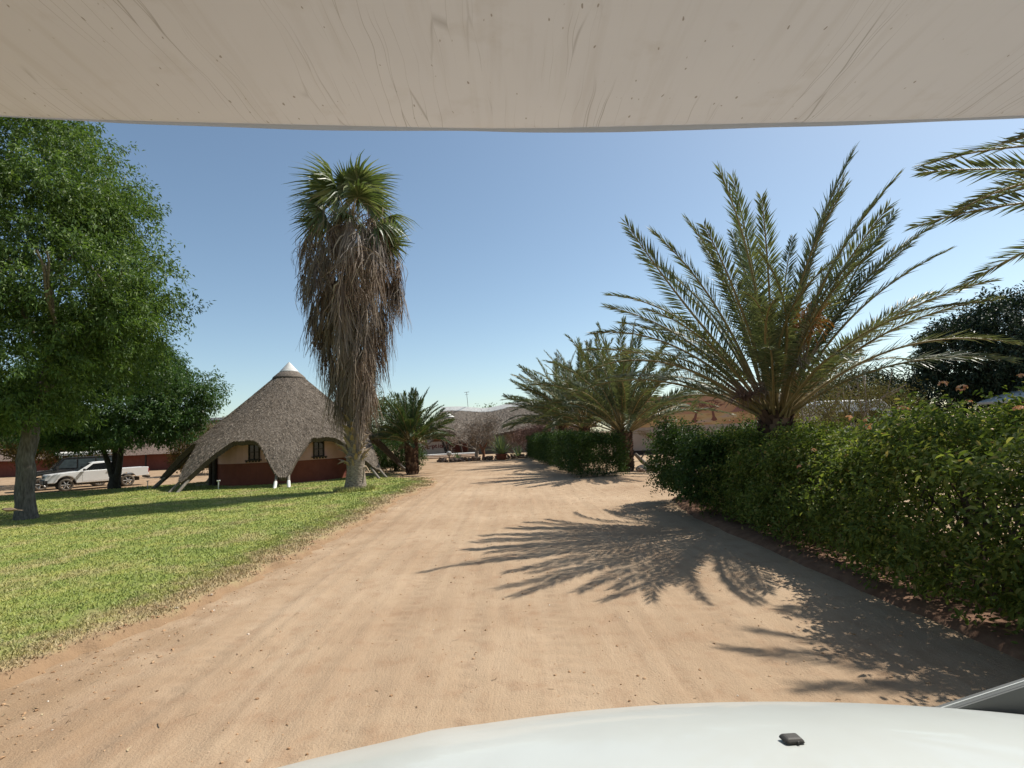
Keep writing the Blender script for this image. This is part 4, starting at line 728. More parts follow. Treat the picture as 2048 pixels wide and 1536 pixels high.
# ---- hedges
def hedge(name, label, cat, path, halfw, h, nclus, per, leaf, mat, seed, spread=0.22, gap=0.22, flowers=0, fl_y=(0, 99), topn=0.16, wr=0.5, droop=0.25, stems=60, six=False, bulge=0.22):
    """path: polyline of centre points; leaf clusters over the sides, top and ends"""
    rng = np.random.default_rng(seed); P = np.array(path, float); seg = np.diff(P, axis=0); ln = np.linalg.norm(seg, axis=1); cum = np.concatenate([[0], np.cumsum(ln)]); Ltot = cum[-1]
    root = thing(name, label, cat, (P[0][0], P[0][1], 0)); org = np.array([P[0][0], P[0][1], 0])
    def at(s_):
        x = np.interp(s_, cum, P[:, 0]); y = np.interp(s_, cum, P[:, 1]); i = np.clip(np.searchsorted(cum, s_, 'right') - 1, 0, len(ln) - 1); tv = (seg / ln[:, None])[i]
        return np.stack([x, y], -1), tv
    n = nclus; s_ = rng.random(n) * (Ltot + 0.6) - 0.3; q_ = rng.random(n); s_ = np.where(q_ < 0.06, -0.3 + 0.8 * rng.random(n), np.where(q_ > 0.94, Ltot + 0.3 - 0.8 * rng.random(n), s_)); th = rng.random(n) * PI          # 0..pi over the section
    rr = 0.5 + 0.52 * rng.random(n) ** 0.6; cx = np.cos(th); cz = np.sin(th)
    q = 0.45; ux = np.sign(cx) * np.abs(cx) ** q; uz = np.abs(cz) ** q                      # squarish section
    bul = 1 + bulge * fbm(s_ * 0.9, th * 1.6, seed, 3) + 0.12 * fbm(s_ * 3, th * 4, seed + 3, 2)
    endf = np.sqrt(np.clip(1 - np.clip((np.abs(s_ - Ltot / 2) - (Ltot / 2 - halfw * .3)) / (halfw * 0.7), 0, 1) ** 2, 0.3, 1))
    C, T = at(np.clip(s_, 0, Ltot)); C = C + T * np.minimum(s_, 0)[:, None] + T * np.maximum(s_ - Ltot, 0)[:, None]; Nm = np.stack([T[:, 1], -T[:, 0]], -1)
    hh = h * (1 + topn * fbm(s_ * 0.8, s_ * 0 + 2, seed + 9, 3)); und = 1 - 0.22 * sstep(0.5, 0.0, uz)
    lat = ux * halfw * rr * bul * endf * und; z = gap + (hh - gap) * np.clip(uz * (0.55 + 0.45 * rr) * bul, 0, 1.15) * (0.75 + 0.25 * endf) * rng.random(n) ** np.where(np.abs(ux) > 0.9, 0.45, 0.02)
    cap = (q_ < 0.06) | (q_ > 0.94); lat = np.where(cap, (rng.random(n) * 2 - 1) * halfw * 0.95, lat); z = np.where(cap, gap + (hh - gap) * rng.random(n), z)
    pos = np.concatenate([C + Nm * lat[:, None], z[:, None]], 1)
    U = norm(np.concatenate([Nm * (ux * 0.8)[:, None], (uz * 0.9)[:, None]], 1)); ci = np.repeat(np.arange(n), per); m_ = n * per
    ax = norm(U[ci] + rng.normal(size=(m_, 3)) * 0.15 + np.repeat(rng.normal(size=(n, 3)) * 0.5, per, 0)); tt = rng.random(m_)
    side = norm(np.cross(ax, rng.normal(size=(m_, 3)))); base = pos[ci] + ax * ((tt - .5) * spread * 1.6)[:, None] + rng.normal(size=(m_, 3)) * spread * 0.22
    D = norm(ax * 0.5 + side * 0.9 - np.array([0, 0, droop])); N_ = norm(np.array([0, 0, 0.8]) + U[ci] * 0.5 + rng.normal(size=(m_, 3)) * 0.4); L = leaf * (0.55 + 0.75 * rng.random(m_))
    base[:, 2] = np.maximum(base[:, 2], 0.04)
    obj('foliage', (MB().leaves6 if six else MB().leaves)(base - org, D, N_, L, L * wr), M[mat], root)
    mb = MB()
    for k in range(stems):
        s0 = rng.random() * Ltot; c0, t0 = at(np.array([s0])); nn = np.array([t0[0][1], -t0[0][0]]); a = c0[0] + nn * (rng.random() - .5) * halfw * 1.1 - org[:2]; b = c0[0] - org[:2] + nn * (rng.random() - .5) * halfw * 1.3 + t0[0] * rng.normal() * 0.3
        mid = (a + b) / 2 + rng.normal(size=2) * 0.08; mb.tube([(*a, -0.05), (*mid, h * .45), (*b, h * 0.9)], [0.022, 0.015, 0.006], 5, caps=False)
    obj('stems', mb, M['stem'], root)
    if flowers:
        fm = []
        for v_ in range(3):
            f = MB(); r2 = np.random.default_rng(v_); u = norm(r2.normal(size=(26, 3)) + np.array([0, 0, 0.9])); u[:, 2] = np.abs(u[:, 2]); c0 = u * np.array([0.034, 0.034, 0.02])
            f.leaves(c0, norm(np.cross(u, r2.normal(size=(26, 3)))), u, np.full(26, 0.022), np.full(26, 0.02)); fm.append(f.mesh('flower_head', M['flower']))
        for j in range(flowers):
            sf = fl_y[0] + (fl_y[1] - fl_y[0]) * (j + rng.random()) / flowers; lf_ = halfw * (1.5 * rng.random() - 1.05); near = np.argsort(np.abs(s_ - sf) * 1.0 + np.abs(lat + lf_ * -1))[:14]
            i = near[np.argmax(pos[near, 2] + 0.25 * np.abs(lat[near]))]
            fo = link(bpy.data.objects.new('flower_head', fm[j % 3]), root); fo.location = pos[i] + norm(U[i] + np.array([0, 0, .6])) * spread * 1.15 - org; fo.scale = [0.9 + 0.6 * rng.random()] * 3; fo.rotation_euler = (rng.normal() * .3, rng.normal() * .3, rng.random() * 6)
    return root
hedge('flowering_hedge', 'tall leafy hedge with peach flower heads along the dirt road', 'hedge', [(5.4, 1.2), (5.35, 6), (5.35, 9.6), (5.6, 12.0)], 1.5, 1.7, 10400, 14, 0.07, 'leaf_hedge', 31, spread=0.2, six=True, gap=0.1, flowers=26, fl_y=(2.2, 6.5), bulge=0.38, topn=0.3, droop=0.2, wr=0.52, stems=150)
hedge('leafy_bush', 'dark glossy rounded bush ending the flowering hedge below the big palm', 'bush', [(5.2, 11.6), (5.05, 14.9)], 1.5, 1.85, 2900, 14, 0.075, 'leaf_hedge2', 32, six=True, spread=0.22, gap=0.3, wr=0.55, stems=50, topn=0.3, bulge=0.4)
hedge('clipped_hedge', 'dense dark green clipped hedge below the row of palms', 'hedge', [(3.75, 23.6), (3.2, 30), (2.6, 38), (2.2, 45)], 1.3, 1.9, 8200, 12, 0.09, 'leaf_hedge2', 33, spread=0.22, gap=0.12, topn=0.07, wr=0.5, stems=40)
# low earth kerb under the flowering hedge
kb = MB(); yk = np.linspace(1.5, 15.2, 60); pk = np.array([(-0.22, -0.03), (-0.12, 0.05), (0.05, 0.085), (1.4, 0.08), (2.9, 0.06), (3.1, -0.05)])
xe = np.interp(yk, [1.5, 6, 12, 15.2], [4.25, 4.15, 4.05, 4.5]); kb.grid(xe[:, None] + pk[:, 0][None] + 0.06 * fbm(yk * 2, yk * 0, 3)[:, None], np.repeat(yk[:, None], 6, 1), pk[:, 1][None] + 0.02 * fbm(yk[:, None] * 5 + pk[:, 0][None], yk[:, None] * 3, 5))
tag(obj('planting_bed', kb, mat_noise('bed_earth', [(0.3, (0.12, 0.06, 0.036)), (0.7, (0.22, 0.125, 0.075))], 6, 0.95, 0.6, 0.03)), 'low red earth bed edge beneath the flowering hedge', 'bed', kind='structure')

# ---- date palms
FR = {}
def frond_meshes(key, L, el, bend, npair, ll, w_, seed, start=0.22, mat='frond', vang=28):
    if key in FR: return FR[key]
    rng = np.random.default_rng(seed); k = 22; s_ = np.linspace(0, 1, k); a = R(el) - R(bend) * s_ ** 1.6
    ds = L / (k - 1); X = np.concatenate([[0], np.cumsum(np.cos(a[:-1]) * ds)]); Z = np.concatenate([[0], np.cumsum(np.sin(a[:-1]) * ds)]); Yw = 0.06 * L * rng.normal() * s_ ** 2
    P = np.stack([X, Yw, Z], -1)
    rach = MB().tube(P, 0.034 * (1 - s_) ** 0.8 * L / 4.5 + 0.005, 5, caps=False).mesh('frond', M['rachis'])
    T = norm(np.gradient(P, axis=0)); n = npair * 2; sp = np.sort(np.concatenate([np.linspace(start, 0.995, npair)] * 2)); sp = np.clip(sp + rng.normal(size=n) * 0.004, start * 0.9, 1)
    sd_ = np.tile([1.0, -1.0], npair); f = sp * (k - 1); i = np.clip(f.astype(int), 0, k - 2); fr = (f - i)[:, None]
    p = P[i] * (1 - fr) + P[i + 1] * fr; tv = norm(T[i] * (1 - fr) + T[i + 1] * fr); yv = np.array([0, 1.0, 0]); nv = norm(np.cross(tv, np.broadcast_to(yv, tv.shape))); nv = np.where(nv[:, 2:3] * np.cos(R(el)) - nv[:, 0:1] * np.sin(R(el)) < 0, -nv, nv)
    rel = (sp - start) / (1 - start); aa = R(58) - R(36) * rel + rng.normal(size=n) * 0.08; va = R(vang) + rng.normal(size=n) * R(13)
    d = tv * np.cos(aa)[:, None] + (yv * sd_[:, None]) * (np.sin(aa) * np.cos(va))[:, None] + nv * (np.sin(aa) * np.sin(va))[:, None]
    ln = ll * np.interp(rel, [0, 0.12, 0.4, 0.75, 1], [0.5, 0.85, 1.0, 0.8, 0.45]) * (0.85 + 0.3 * rng.random(n))
    S = norm(np.cross(d, nv + 0.3 * rng.normal(size=(n, 3)))); W = w_ * (0.8 + 0.4 * rng.random(n)); g = np.array([0, 0, -1.0])
    m1 = p + d * (ln * 0.4)[:, None]; tip = p + d * ln[:, None] + g * (ln * 0.10)[:, None]
    V = np.stack([p, m1 + S * (W / 2)[:, None], tip, m1 - S * (W / 2)[:, None]], 1).reshape(-1, 3)
    lf = MB().add(V, np.arange(len(V)).reshape(-1, 4), 0, False).mesh('leaflets', M[mat])
    FR[key] = (rach, lf); return FR[key]
def add_frond(root, key, z, az, roll, sc, r0=0.12, tilt=0.0):
    rach, lf = FR[key]; o_ = link(bpy.data.objects.new('frond', rach), root)
    q = Quaternion((0, 0, 1), az) @ Quaternion((0, 1, 0), tilt) @ Quaternion((1, 0, 0), roll); o_.rotation_mode = 'QUATERNION'; o_.rotation_quaternion = q
    o_.location = (r0 * math.cos(az), r0 * math.sin(az), z); o_.scale = (sc, sc, sc); link(bpy.data.objects.new('leaflets', lf), o_); return o_
def date_trunk(root, h, r, seed, dark='boots'):
    rng = np.random.default_rng(seed); zs = np.linspace(-0.15, h + 0.15, 10); mb = MB().tube(np.c_[0.02 * np.sin(zs * 2), 0 * zs, zs], r * (0.8 + 0.12 * np.sin(zs * 3)), 12); tr = obj('trunk', mb, M['bark_dark'], root)
    sc_ = MB(); rows = max(int(h / 0.10), 4)
    for i in range(rows + 2):
        z = i * h / rows; nn = 11
        for j in range(nn):
            a = (j + 0.5 * (i % 2)) / nn * 2 * PI + rng.normal() * 0.05; rr = r * (0.82 + 0.05 * rng.random()); wv_ = r * 0.3; tx, ty = -math.sin(a), math.cos(a); cx, cy = math.cos(a), math.sin(a); up = 0.16 + 0.07 * rng.random(); ot = 0.09 + 0.06 * rng.random()
            q = np.array([(cx*rr - tx*wv_, cy*rr - ty*wv_, z - .06), (cx*rr + tx*wv_, cy*rr + ty*wv_, z - .06), (cx*(rr+ot) + tx*wv_*.55, cy*(rr+ot) + ty*wv_*.55, z + up), (cx*(rr+ot) - tx*wv_*.55, cy*(rr+ot) - ty*wv_*.55, z + up), (cx*rr*.9, cy*rr*.9, z + up*.9)])
            sc_.add(q, [(0, 1, 2, 3), (3, 2, 4), (1, 4, 2), (0, 3, 4)], 0, False)
    s2 = obj('leaf_bases', sc_, M[dark], tr); s2['kind'] = 'stuff'; return tr
def date_palm(label, loc, h, r, n, L, el_lo, el_hi, seed, group=None, mat='frond', vang=26, npair=62, ll=0.42, w_=0.034, az0=0.0, dry=2, start=0.22, bend_k=1.0, azs=None, tag_='', sc_lo=0.92, elp=0.85):
    root = thing('date_palm', label, 'palm', loc, group=group); rng = np.random.default_rng(seed); date_trunk(root, h, r, seed)
    nc = 7
    for i in range(n):
        u = (i + 0.5) / n; el = el_lo + (el_hi - el_lo) * u ** elp; az = az0 + i * 2.39996 + rng.normal() * 0.12
        if azs is not None and i < len(azs): az, el = R(azs[i][0]), azs[i][1]
        c_ = int(round(el / 10)) * 10; vr = int(rng.integers(0, 2)); key = (tag_, mat, c_, vr, L, npair)
        bend = np.interp(c_, [-20, 0, 30, 60, 90], [40, 48, 62, 48, 14]) * bend_k * (0.85 + 0.3 * vr)
        frond_meshes(key, L, c_, bend, npair, ll, w_, 100 + c_ + vr * 7 + seed, start, mat, vang + 8 * vr)
        add_frond(root, key, h + 0.05 + 0.25 * u, az, rng.normal() * 0.35, (sc_lo + (1.06 - sc_lo) * u) * (0.92 + 0.16 * rng.random()), r * 0.55, -R(el - c_) * 0.8)
    for i in range(dry):
        key = (tag_, 'dry', i % 2, L); frond_meshes(key, L * 0.45, 20 - 15 * (i % 2), 120, 30, ll * 0.75, w_, 500 + i, 0.3, 'frond_dry', 5)
        add_frond(root, key, h + 0.02, rng.random() * 6.28, rng.normal() * 0.5, 0.8, r * 0.6)
    return root, rng
def strands(root, loc, n, L, mat, seed, spread=0.5, name='fruit_stalk'):
    rng = np.random.default_rng(seed); a = rng.random(n) * 2 * PI; k = 5; s_ = np.linspace(0, 1, k); o1 = rng.random(n) * spread
    P = np.stack([np.cos(a)[:, None] * o1[:, None] * s_, np.sin(a)[:, None] * o1[:, None] * s_, L * (0.5 + .5 * rng.random(n))[:, None] * (s_ * 0.9 - 1.3 * s_ ** 2 * rng.random(n)[:, None])], -1) + rng.normal(size=(n, k, 3)) * 0.012
    o_ = obj(name, MB().strips(P, W=0.013), M[mat], root); o_.location = loc; return o_
bp, _ = date_palm('largest date palm with orange fruit stalks rising from the flowering hedge', (5.6, 11.4, 0), 2.0, 0.3, 64, 4.65, 30, 86, 51, npair=118, ll=0.5, w_=0.026, az0=2.1, dry=0, start=0.25, bend_k=1.0, sc_lo=0.84, elp=1.05, vang=12)
for q, (x, y, z, mt, L_) in enumerate([(0.05, -1.3, 3.7, 'dates', 0.95), (0.3, -1.2, 3.85, 'dates', 0.8), (0.1, -1.1, 3.0, 'twig', 0.8), (-0.3, -0.3, 2.6, 'twig', 0.7), (-0.75, -0.35, 2.5, 'twig_red', 0.6)]): strands(bp, (x, y, z), 130, L_, mt, q, 0.45)
for q, (x, y) in enumerate([(0.05, -1.3), (0.3, -1.2), (-0.3, -0.3)]): obj('fruit_stem', MB().tube([(x * .3, y * .3, 2.1), (x * .7, y * .7, 3.0), (x, y, 3.8 - 1.2 * (q == 2))], 0.025, 6), M['rachis'], bp)
date_palm('date palm with bare lower trunk at the near end of the clipped hedge', (5.35, 26.0, 0), 1.75, 0.34, 58, 5.1, 22, 87, 52, npair=90, ll=0.58, w_=0.05, vang=10, dry=4, az0=1.0, tag_='b')
date_palm('date palm in the middle of the row above the clipped hedge', (4.7, 35.5, 0), 2.1, 0.32, 54, 5.6, 22, 87, 53, npair=90, ll=0.6, w_=0.05, vang=10, dry=3, az0=2.0, tag_='b')
date_palm('farthest date palm of the row over the clipped hedge', (4.1, 45.0, 0), 2.3, 0.32, 54, 5.6, 20, 87, 54, npair=90, ll=0.6, w_=0.055, vang=10, dry=2, az0=3.0, tag_='b')
date_palm('compact dense date palm beside the hut and round bush', (-6.05, 31.2, 0), 1.75, 0.34, 72, 2.75, 14, 87, 55, mat='frond_green', npair=66, ll=0.4, w_=0.042, dry=3, vang=14, bend_k=0.95, az0=0.3, tag_='c')
date_palm('close overhanging date palm whose drooping fronds reach over the flowering hedge', (9.5, 5.5, 0), 3.75, 0.3, 44, 4.5, 24, 84, 56, npair=100, ll=0.52, w_=0.032, az0=0.1, dry=1, start=0.2, bend_k=1.15, tag_='d', azs=[(158, 52), (143, 42), (172, 46), (128, 46), (185, 40)])

# ---- tall fan palm with a skirt of dead leaves
fp = thing('fan_palm', 'tall fan palm with shaggy brown skirt of dead leaves on the lawn', 'palm', (-6.38, 21.2, 0.08))
rg3 = np.random.default_rng(77); zs = np.linspace(-0.15, 11.2, 26); rad = np.interp(zs, [-.15, 0.2, 0.7, 2, 3, 11.2], [0.5, 0.42, 0.36, 0.32, 0.3, 0.22])
ftr = obj('trunk', MB().tube(np.c_[0.03 * np.sin(zs), 0.02 * np.cos(zs), zs], rad, 16, jitter=[1 + 0.05 * rg3.normal(size=16) for _ in range(26)]), M['trunk_fan'], fp)
bases = []
for v_ in range(3):
    r2 = np.random.default_rng(v_ + 5); L_ = 0.36 + 0.1 * v_; q = np.array([(0, -.075, 0), (0, .075, 0), (0.05, .07, L_*.5), (0.05, -.07, L_*.5), (0.13 + .05*v_, .03, L_), (0.13 + .05*v_, -.03, L_), (-.03, .05, L_*.5), (-.03, -.05, L_*.5)])
    bases.append(MB().add(q, [(0, 1, 2, 3), (3, 2, 4, 5), (1, 6, 2), (0, 3, 7), (2, 6, 4), (3, 5, 7), (4, 6, 7, 5)], 0, False).mesh('leaf_base', M['boots_pale']))
for i in range(64):
    z = 0.9 + 1.9 * (i / 64) + rg3.normal() * 0.05; a = i * 2.4; o_ = link(bpy.data.objects.new('leaf_base', bases[i % 3]), ftr); rr = float(np.interp(z, zs, rad)) * 0.92
    o_.location = (rr * math.cos(a), rr * math.sin(a), z); s_ = 0.6 + 0.6 * rg3.random(); o_.rotation_euler = (rg3.normal() * .15, (0.15 + 0.5 * rg3.random()) * (1 if i % 3 else 3.5), a); o_.scale = (s_, s_, s_)
# dead leaf variants: petiole + hanging strips of a collapsed fan (local: starts at origin, hangs to -Z, outward +X)
def dead_leaf(seed, L=1.7, nst=20):
    r2 = np.random.default_rng(seed); mb = MB(); k = 7; s_ = np.linspace(0, 1, k)
    pet = np.stack([0.55 * np.sin(s_ * 1.6), 0.06 * r2.normal() * s_, 0.18 * np.sin(s_ * PI) - 0.55 * s_ ** 2], -1); mb.strips(pet[None], W=0.035, side=np.array([[[0, 0, 1.0]]]))
    j = pet[-1]; n = nst; ph = (np.linspace(-1, 1, n) + r2.normal(size=n) * 0.1); Ls = L * (0.55 + 0.45 * np.cos(ph * 1.2)) * (0.75 + 0.4 * r2.random(n))
    x = 0.12 * np.cos(ph * 2)[:, None] * np.sin(s_ * 2)[None] + r2.normal(size=(n, 1)) * 0.13 * s_[None]; y_ = (ph * 0.26)[:, None] * np.sqrt(s_)[None] + r2.normal(size=(n, 1)) * 0.12 * s_[None] ** 2
    z = -Ls[:, None] * s_[None]; P = np.stack([x, y_, z], -1) + np.cumsum(r2.normal(size=(n, k, 3)) * 0.028, axis=1) * np.array([1, 1, 0.4]); P[:, 0] = 0; P = P + j
    mb.strips(P, W=0.045 * (0.6 + 0.6 * r2.random(n)), side=r2.normal(size=(n, 1, 3)) * 0.5 + np.array([[[1.0, 0, 0]]]), taper=np.linspace(1, 0.25, k)); return mb.mesh('dead_leaf', M['fan_dead'])
dls = [dead_leaf(s, 1.2 + 0.15 * s, 22) for s in range(7)]
ND = 285
for i in range(ND):
    u = (i + rg3.random()) / ND; z = 4.2 + 7.25 * u; a = i * 2.39996 + rg3.normal() * 0.25
    Rm_ = np.interp(z, [3.5, 5.0, 7, 9, 10.4, 11.5], [0.08, 0.3, 0.72, 1.35, 1.45, 0.7]); rr = Rm_ * (0.2 + 0.9 * rg3.random() ** 0.75)
    o_ = link(bpy.data.objects.new('dead_leaf', dls[i % 7]), fp); o_.location = (rr * math.cos(a), rr * math.sin(a), z); s_ = 0.75 + 0.5 * rg3.random()
    o_.rotation_euler = (rg3.normal() * 0.14, -abs(rg3.normal()) * 0.10 + 0.05, a + rg3.normal() * 0.4); wf = float(np.interp(z, [4, 8], [0.6, 1.1])); o_.scale = (s_ * wf * (0.6 + 0.5 * rg3.random()), s_ * wf, s_)
# loose wiry strands and flower stalks
n = 1500; k = 8; s_ = np.linspace(0, 1, k); z = 3.7 + 7.8 * rg3.random(n); a = rg3.random(n) * 2 * PI; r0 = np.interp(z, [3, 5, 7, 9, 11.4], [0.6, 0.85, 1.3, 1.95, 1.6]) * (0.7 + 0.4 * rg3.random(n)); out = 0.05 + 0.4 * rg3.random(n) ** 3; L_ = 0.5 + 0.8 * rg3.random(n)
rad_ = r0[:, None] + out[:, None] * np.sin(s_ * 2.2)[None]; at_ = a[:, None] + rg3.normal(size=(n, 1)) * 0.25 * s_[None]
P = np.stack([rad_ * np.cos(at_), rad_ * np.sin(at_), z[:, None] - L_[:, None] * s_[None] ** 1.4 + 0.2 * np.sin(s_ * 3)[None] * out[:, None]], -1) + np.cumsum(rg3.normal(size=(n, k, 3)) * 0.022, axis=1)
o_ = obj('loose_strands', MB().strips(P, W=0.014 + 0.016 * rg3.random(n) ** 2), M['fan_dead'], fp); o_['kind'] = 'stuff'
for i in range(16):
    a = rg3.random() * 6.28; z = 5 + 5.5 * rg3.random(); k = 6; s_ = np.linspace(0, 1, k); r0 = float(np.interp(z, [3, 5, 7, 9, 10.8], [0.5, 0.7, 1.0, 1.3, 1.2])); rr = r0 + 0.9 * s_; aa = a + 0.4 * rg3.normal() * s_
    obj('flower_stalk', MB().tube(np.stack([rr * np.cos(aa), rr * np.sin(aa), z + 0.25 * s_ - (1.1 + .6 * rg3.random()) * s_ ** 2], -1), np.linspace(0.022, 0.008, k), 5), M['frond_dry'], fp)
def fan_leaf(seed, nseg=36, Rf=1.12):
    r2 = np.random.default_rng(seed); ph = np.linspace(-R(128), R(128), nseg); k = 6; s_ = np.linspace(0, 1, k); pet = 1.25
    Ls = Rf * (0.78 + 0.22 * np.cos(ph * 0.7)) * (0.92 + 0.16 * r2.random(nseg)); j = np.array([pet, 0, 0])
    dirs = np.stack([np.cos(ph), np.sin(ph), 0.22 * np.cos(ph * 2) + 0.0 * ph], -1); P = j + dirs[:, None] * (Ls[:, None] * s_[None])[..., None]
    P[:, :, 2] += (-0.85 * s_ ** 2.5)[None] * (0.7 + 0.5 * r2.random(nseg))[:, None] - 0.05 * np.abs(ph)[:, None] * s_[None]
    P[:, 3:] += np.cumsum(r2.normal(size=(nseg, 3, 3)) * 0.018, axis=1)
    mb = MB().strips(P, W=0.085, side=np.tile(np.array([[[0, 0, 1.0]]]), (nseg, 1, 1)) + np.stack([0 * ph, 0.35 * (-1.0) ** np.arange(nseg), 0 * ph], -1)[:, None], taper=[0.28, 0.95, 1.15, 0.85, 0.4, 0.06])
    pm = MB().tube([(0, 0, 0), (pet * .5, 0, 0.04), (pet, 0, 0)], [0.03, 0.02, 0.014], 5, caps=False); return pm.mesh('fan_leaf', M['rachis']), mb.mesh('blade', M['fan'])
fls = [fan_leaf(s) for s in range(4)]
NF = 25
for i in range(NF):
    u = (i + 0.5) / NF; el = R(-12 + 92 * u ** 0.9 + 8 * rg3.normal()); a = i * 2.39996 + rg3.normal() * 0.1; o_ = link(bpy.data.objects.new('fan_leaf', fls[i % 4][0]), fp)
    o_.location = (0.12 * math.cos(a), 0.12 * math.sin(a), 10.55 + 0.75 * u); sc = 0.85 + 0.35 * rg3.random(); o_.scale = (sc, sc, sc); o_.rotation_euler = (rg3.normal() * 0.45, -el, a); link(bpy.data.objects.new('blade', fls[i % 4][1]), o_)

# ---- planted border by the reception: stones, agave, lamp, carving
bd = thing('stone_border', 'low border of brown rocks edging the planted bed before the reception', 'border', (-3.5, 45, 0)); rms = [rock_mesh('rock', s, M['stone'], 0.75) for s in range(6)]
path = np.array([(-3.0, 1.2), (-2.6, 0.1), (-1.0, -0.25), (1.2, -0.2), (3.2, 0.3), (5.6, 1.6), (7.0, 3.0)]); tt = np.linspace(0, len(path) - 1.001, 46); r_ = np.random.default_rng(3)
for i, q in enumerate(tt):
    for lay in range(2):
        k = int(q); c = path[k] * (1 - q + k) + path[k + 1] * (q - k); o_ = link(bpy.data.objects.new('rock', rms[(i * 2 + lay) % 6]), bd); s_ = 0.13 + 0.06 * r_.random(); o_.location = (c[0] + r_.normal() * .06, c[1] + r_.normal() * .05 + 0.08 * lay, 0.07 + 0.15 * lay); o_.scale = (s_ * 1.5, s_, s_ * 0.8); o_.rotation_euler = (r_.random(), r_.random(), r_.random() * 6)
rpm = [rock_mesh('rock', 20 + s, M['stone_pale'] if s % 2 else M['stone'], 0.7) for s in range(4)]
for i, (x, y, s_) in enumerate([(-5.3, 45.6, .28), (-4.5, 45.5, .22), (-2.2, 45.8, .3), (-1.6, 45.6, .2), (0.6, 45.6, .22), (1.4, 46.1, .2)]):
    o_ = link(bpy.data.objects.new('bed_rock', rpm[i % 4])); o_.location = (x, y, s_ * 0.4); o_.scale = (s_ * 1.3, s_, s_); o_.rotation_euler = (0.1, 0.1, i); tag(o_, ('pale' if (i % 4) % 2 else 'brown') + ' loose rock lying inside the planted border before the reception', 'rock', 'rocks inside the planted border')
for i, (x, y, s_) in enumerate([(6.0, 25.6, .26), (6.4, 25.9, .3), (6.75, 25.5, .22), (6.3, 25.2, .17), (6.9, 26.1, .28), (5.85, 25.1, .16), (7.2, 25.8, .2)]):
    o_ = link(bpy.data.objects.new('rock', rpm[(i + 1) % 4])); o_.location = (x, y, s_ * 0.45); o_.scale = (s_ * 1.2, s_, s_ * 1.1); o_.rotation_euler = (0.2 * i, 0.3, i * 1.3); tag(o_, ('pale' if ((i + 1) % 4) % 2 else 'brown') + ' rock heaped beside the bare palm trunk at the hedge gap', 'rock', 'rocks heaped by the palm trunk')
lg = thing('weathered_log', 'pale split log leaning beside the bare palm trunk', 'log', (6.4, 27.5, 0)); obj('log_stem', MB().tube([(0.45, 0.0, 0.05), (0.1, 0, 0.35), (-0.25, 0, 0.75)], [0.1, 0.12, 0.08], 8), M['pole'], lg); obj('branch_stub', MB().tube([(0.0, 0, 0.45), (0.2, -0.1, 0.72)], [0.05, 0.03], 6), M['pole'], lg)
def agave(label, loc, n, L, w_, seed, pot=True):
    root = thing('agave', label, 'plant', loc); rng = np.random.default_rng(seed); ms = []
    for v_ in range(4):
        el = [25, 45, 65, 82][v_]; k = 6; s_ = np.linspace(0, 1, k); a = R(el) - R(25) * s_ ** 2 * (v_ < 2); X = np.concatenate([[0], np.cumsum(np.cos(a[:-1]) / (k - 1))]) * L; Z = np.concatenate([[0], np.cumsum(np.sin(a[:-1]) / (k - 1))]) * L
        wv_ = w_ * np.array([0.8, 1, 1, 0.8, 0.5, 0.04]) / 2; nrm_ = np.stack([-np.sin(a), 0 * a, np.cos(a)], -1); C = np.stack([X, 0 * X, Z], -1); yv = np.array([0, 1.0, 0])
        V = np.concatenate([C - wv_[:, None] * yv + nrm_ * wv_[:, None] * .35, C, C + wv_[:, None] * yv + nrm_ * wv_[:, None] * .35]); F = [(i, i + 1, i + k + 1, i + k) for i in range(k - 1)] + [(i + k, i + k + 1, i + 2*k + 1, i + 2*k) for i in range(k - 1)]
        ms.append(MB().add(V, np.array(F), 0, True).mesh('leaf', M['agave']))
    z0 = 0.42 if pot else 0.05
    for i in range(n):
        v_ = min(int(4 * (i / n) ** 1.1), 3); o_ = link(bpy.data.objects.new('leaf', ms[v_]), root); az = i * 2.4; o_.location = (0.06 * math.cos(az), 0.06 * math.sin(az), z0); s_ = 0.8 + 0.3 * rng.random(); o_.scale = (s_, s_, s_); o_.rotation_euler = (rng.normal() * .1, rng.normal() * .12, az)
    if pot: obj('pot', MB().lathe([(0.02, 0), (0.34, 0), (0.42, 0.3), (0.46, 0.42), (0.52, 0.44), (0.5, 0.5), (0.42, 0.5), (0.4, 0.42), (0.02, 0.4)], n=20), M['terracotta'], root)
agave('large spiky agave in a red clay pot', (-1.15, 44.3, 0), 84, 1.75, 0.12, 1)
agave('small green spiky plant beside the globe lamp', (-5.0, 46.3, 0), 22, 0.75, 0.1, 2, False)
agave('pale spiky rosette between agave pot and clipped hedge', (0.25, 46.0, 0), 30, 1.1, 0.1, 3, False)
gl = thing('globe_lamp', 'white globe lamp on a short post before the lettered sign', 'lamp', (-5.75, 46.4, 0)); obj('post', MB().tube([(0, 0, 0), (0, 0, 0.5)], 0.05, 8), M['plastic'], gl)
a = np.linspace(-PI / 2, PI / 2, 12); obj('globe', MB().lathe(np.c_[0.005 + 0.21 * np.cos(a), 0.68 + 0.21 * np.sin(a)], n=20), M['white_paint'], gl)
cv = thing('wooden_carving', 'forked red-brown carved wooden figure standing in the planted border', 'carving', (-2.75, 45.8, 0))
obj('carved_stem', MB().tube([(0, 0, 0), (0.05, 0, 0.5), (-0.03, 0, 0.95)], [0.16, 0.11, 0.15], 8), M['carving'], cv); obj('carved_arm', MB().tube([(0, 0, 0.85), (-0.22, 0, 1.25), (-0.26, 0, 1.4)], [0.11, 0.09, 0.06], 7), M['carving'], cv); obj('carved_arm', MB().tube([(0, 0, 0.85), (0.22, 0, 1.2), (0.34, 0, 1.42)], [0.11, 0.1, 0.05], 7), M['carving'], cv)
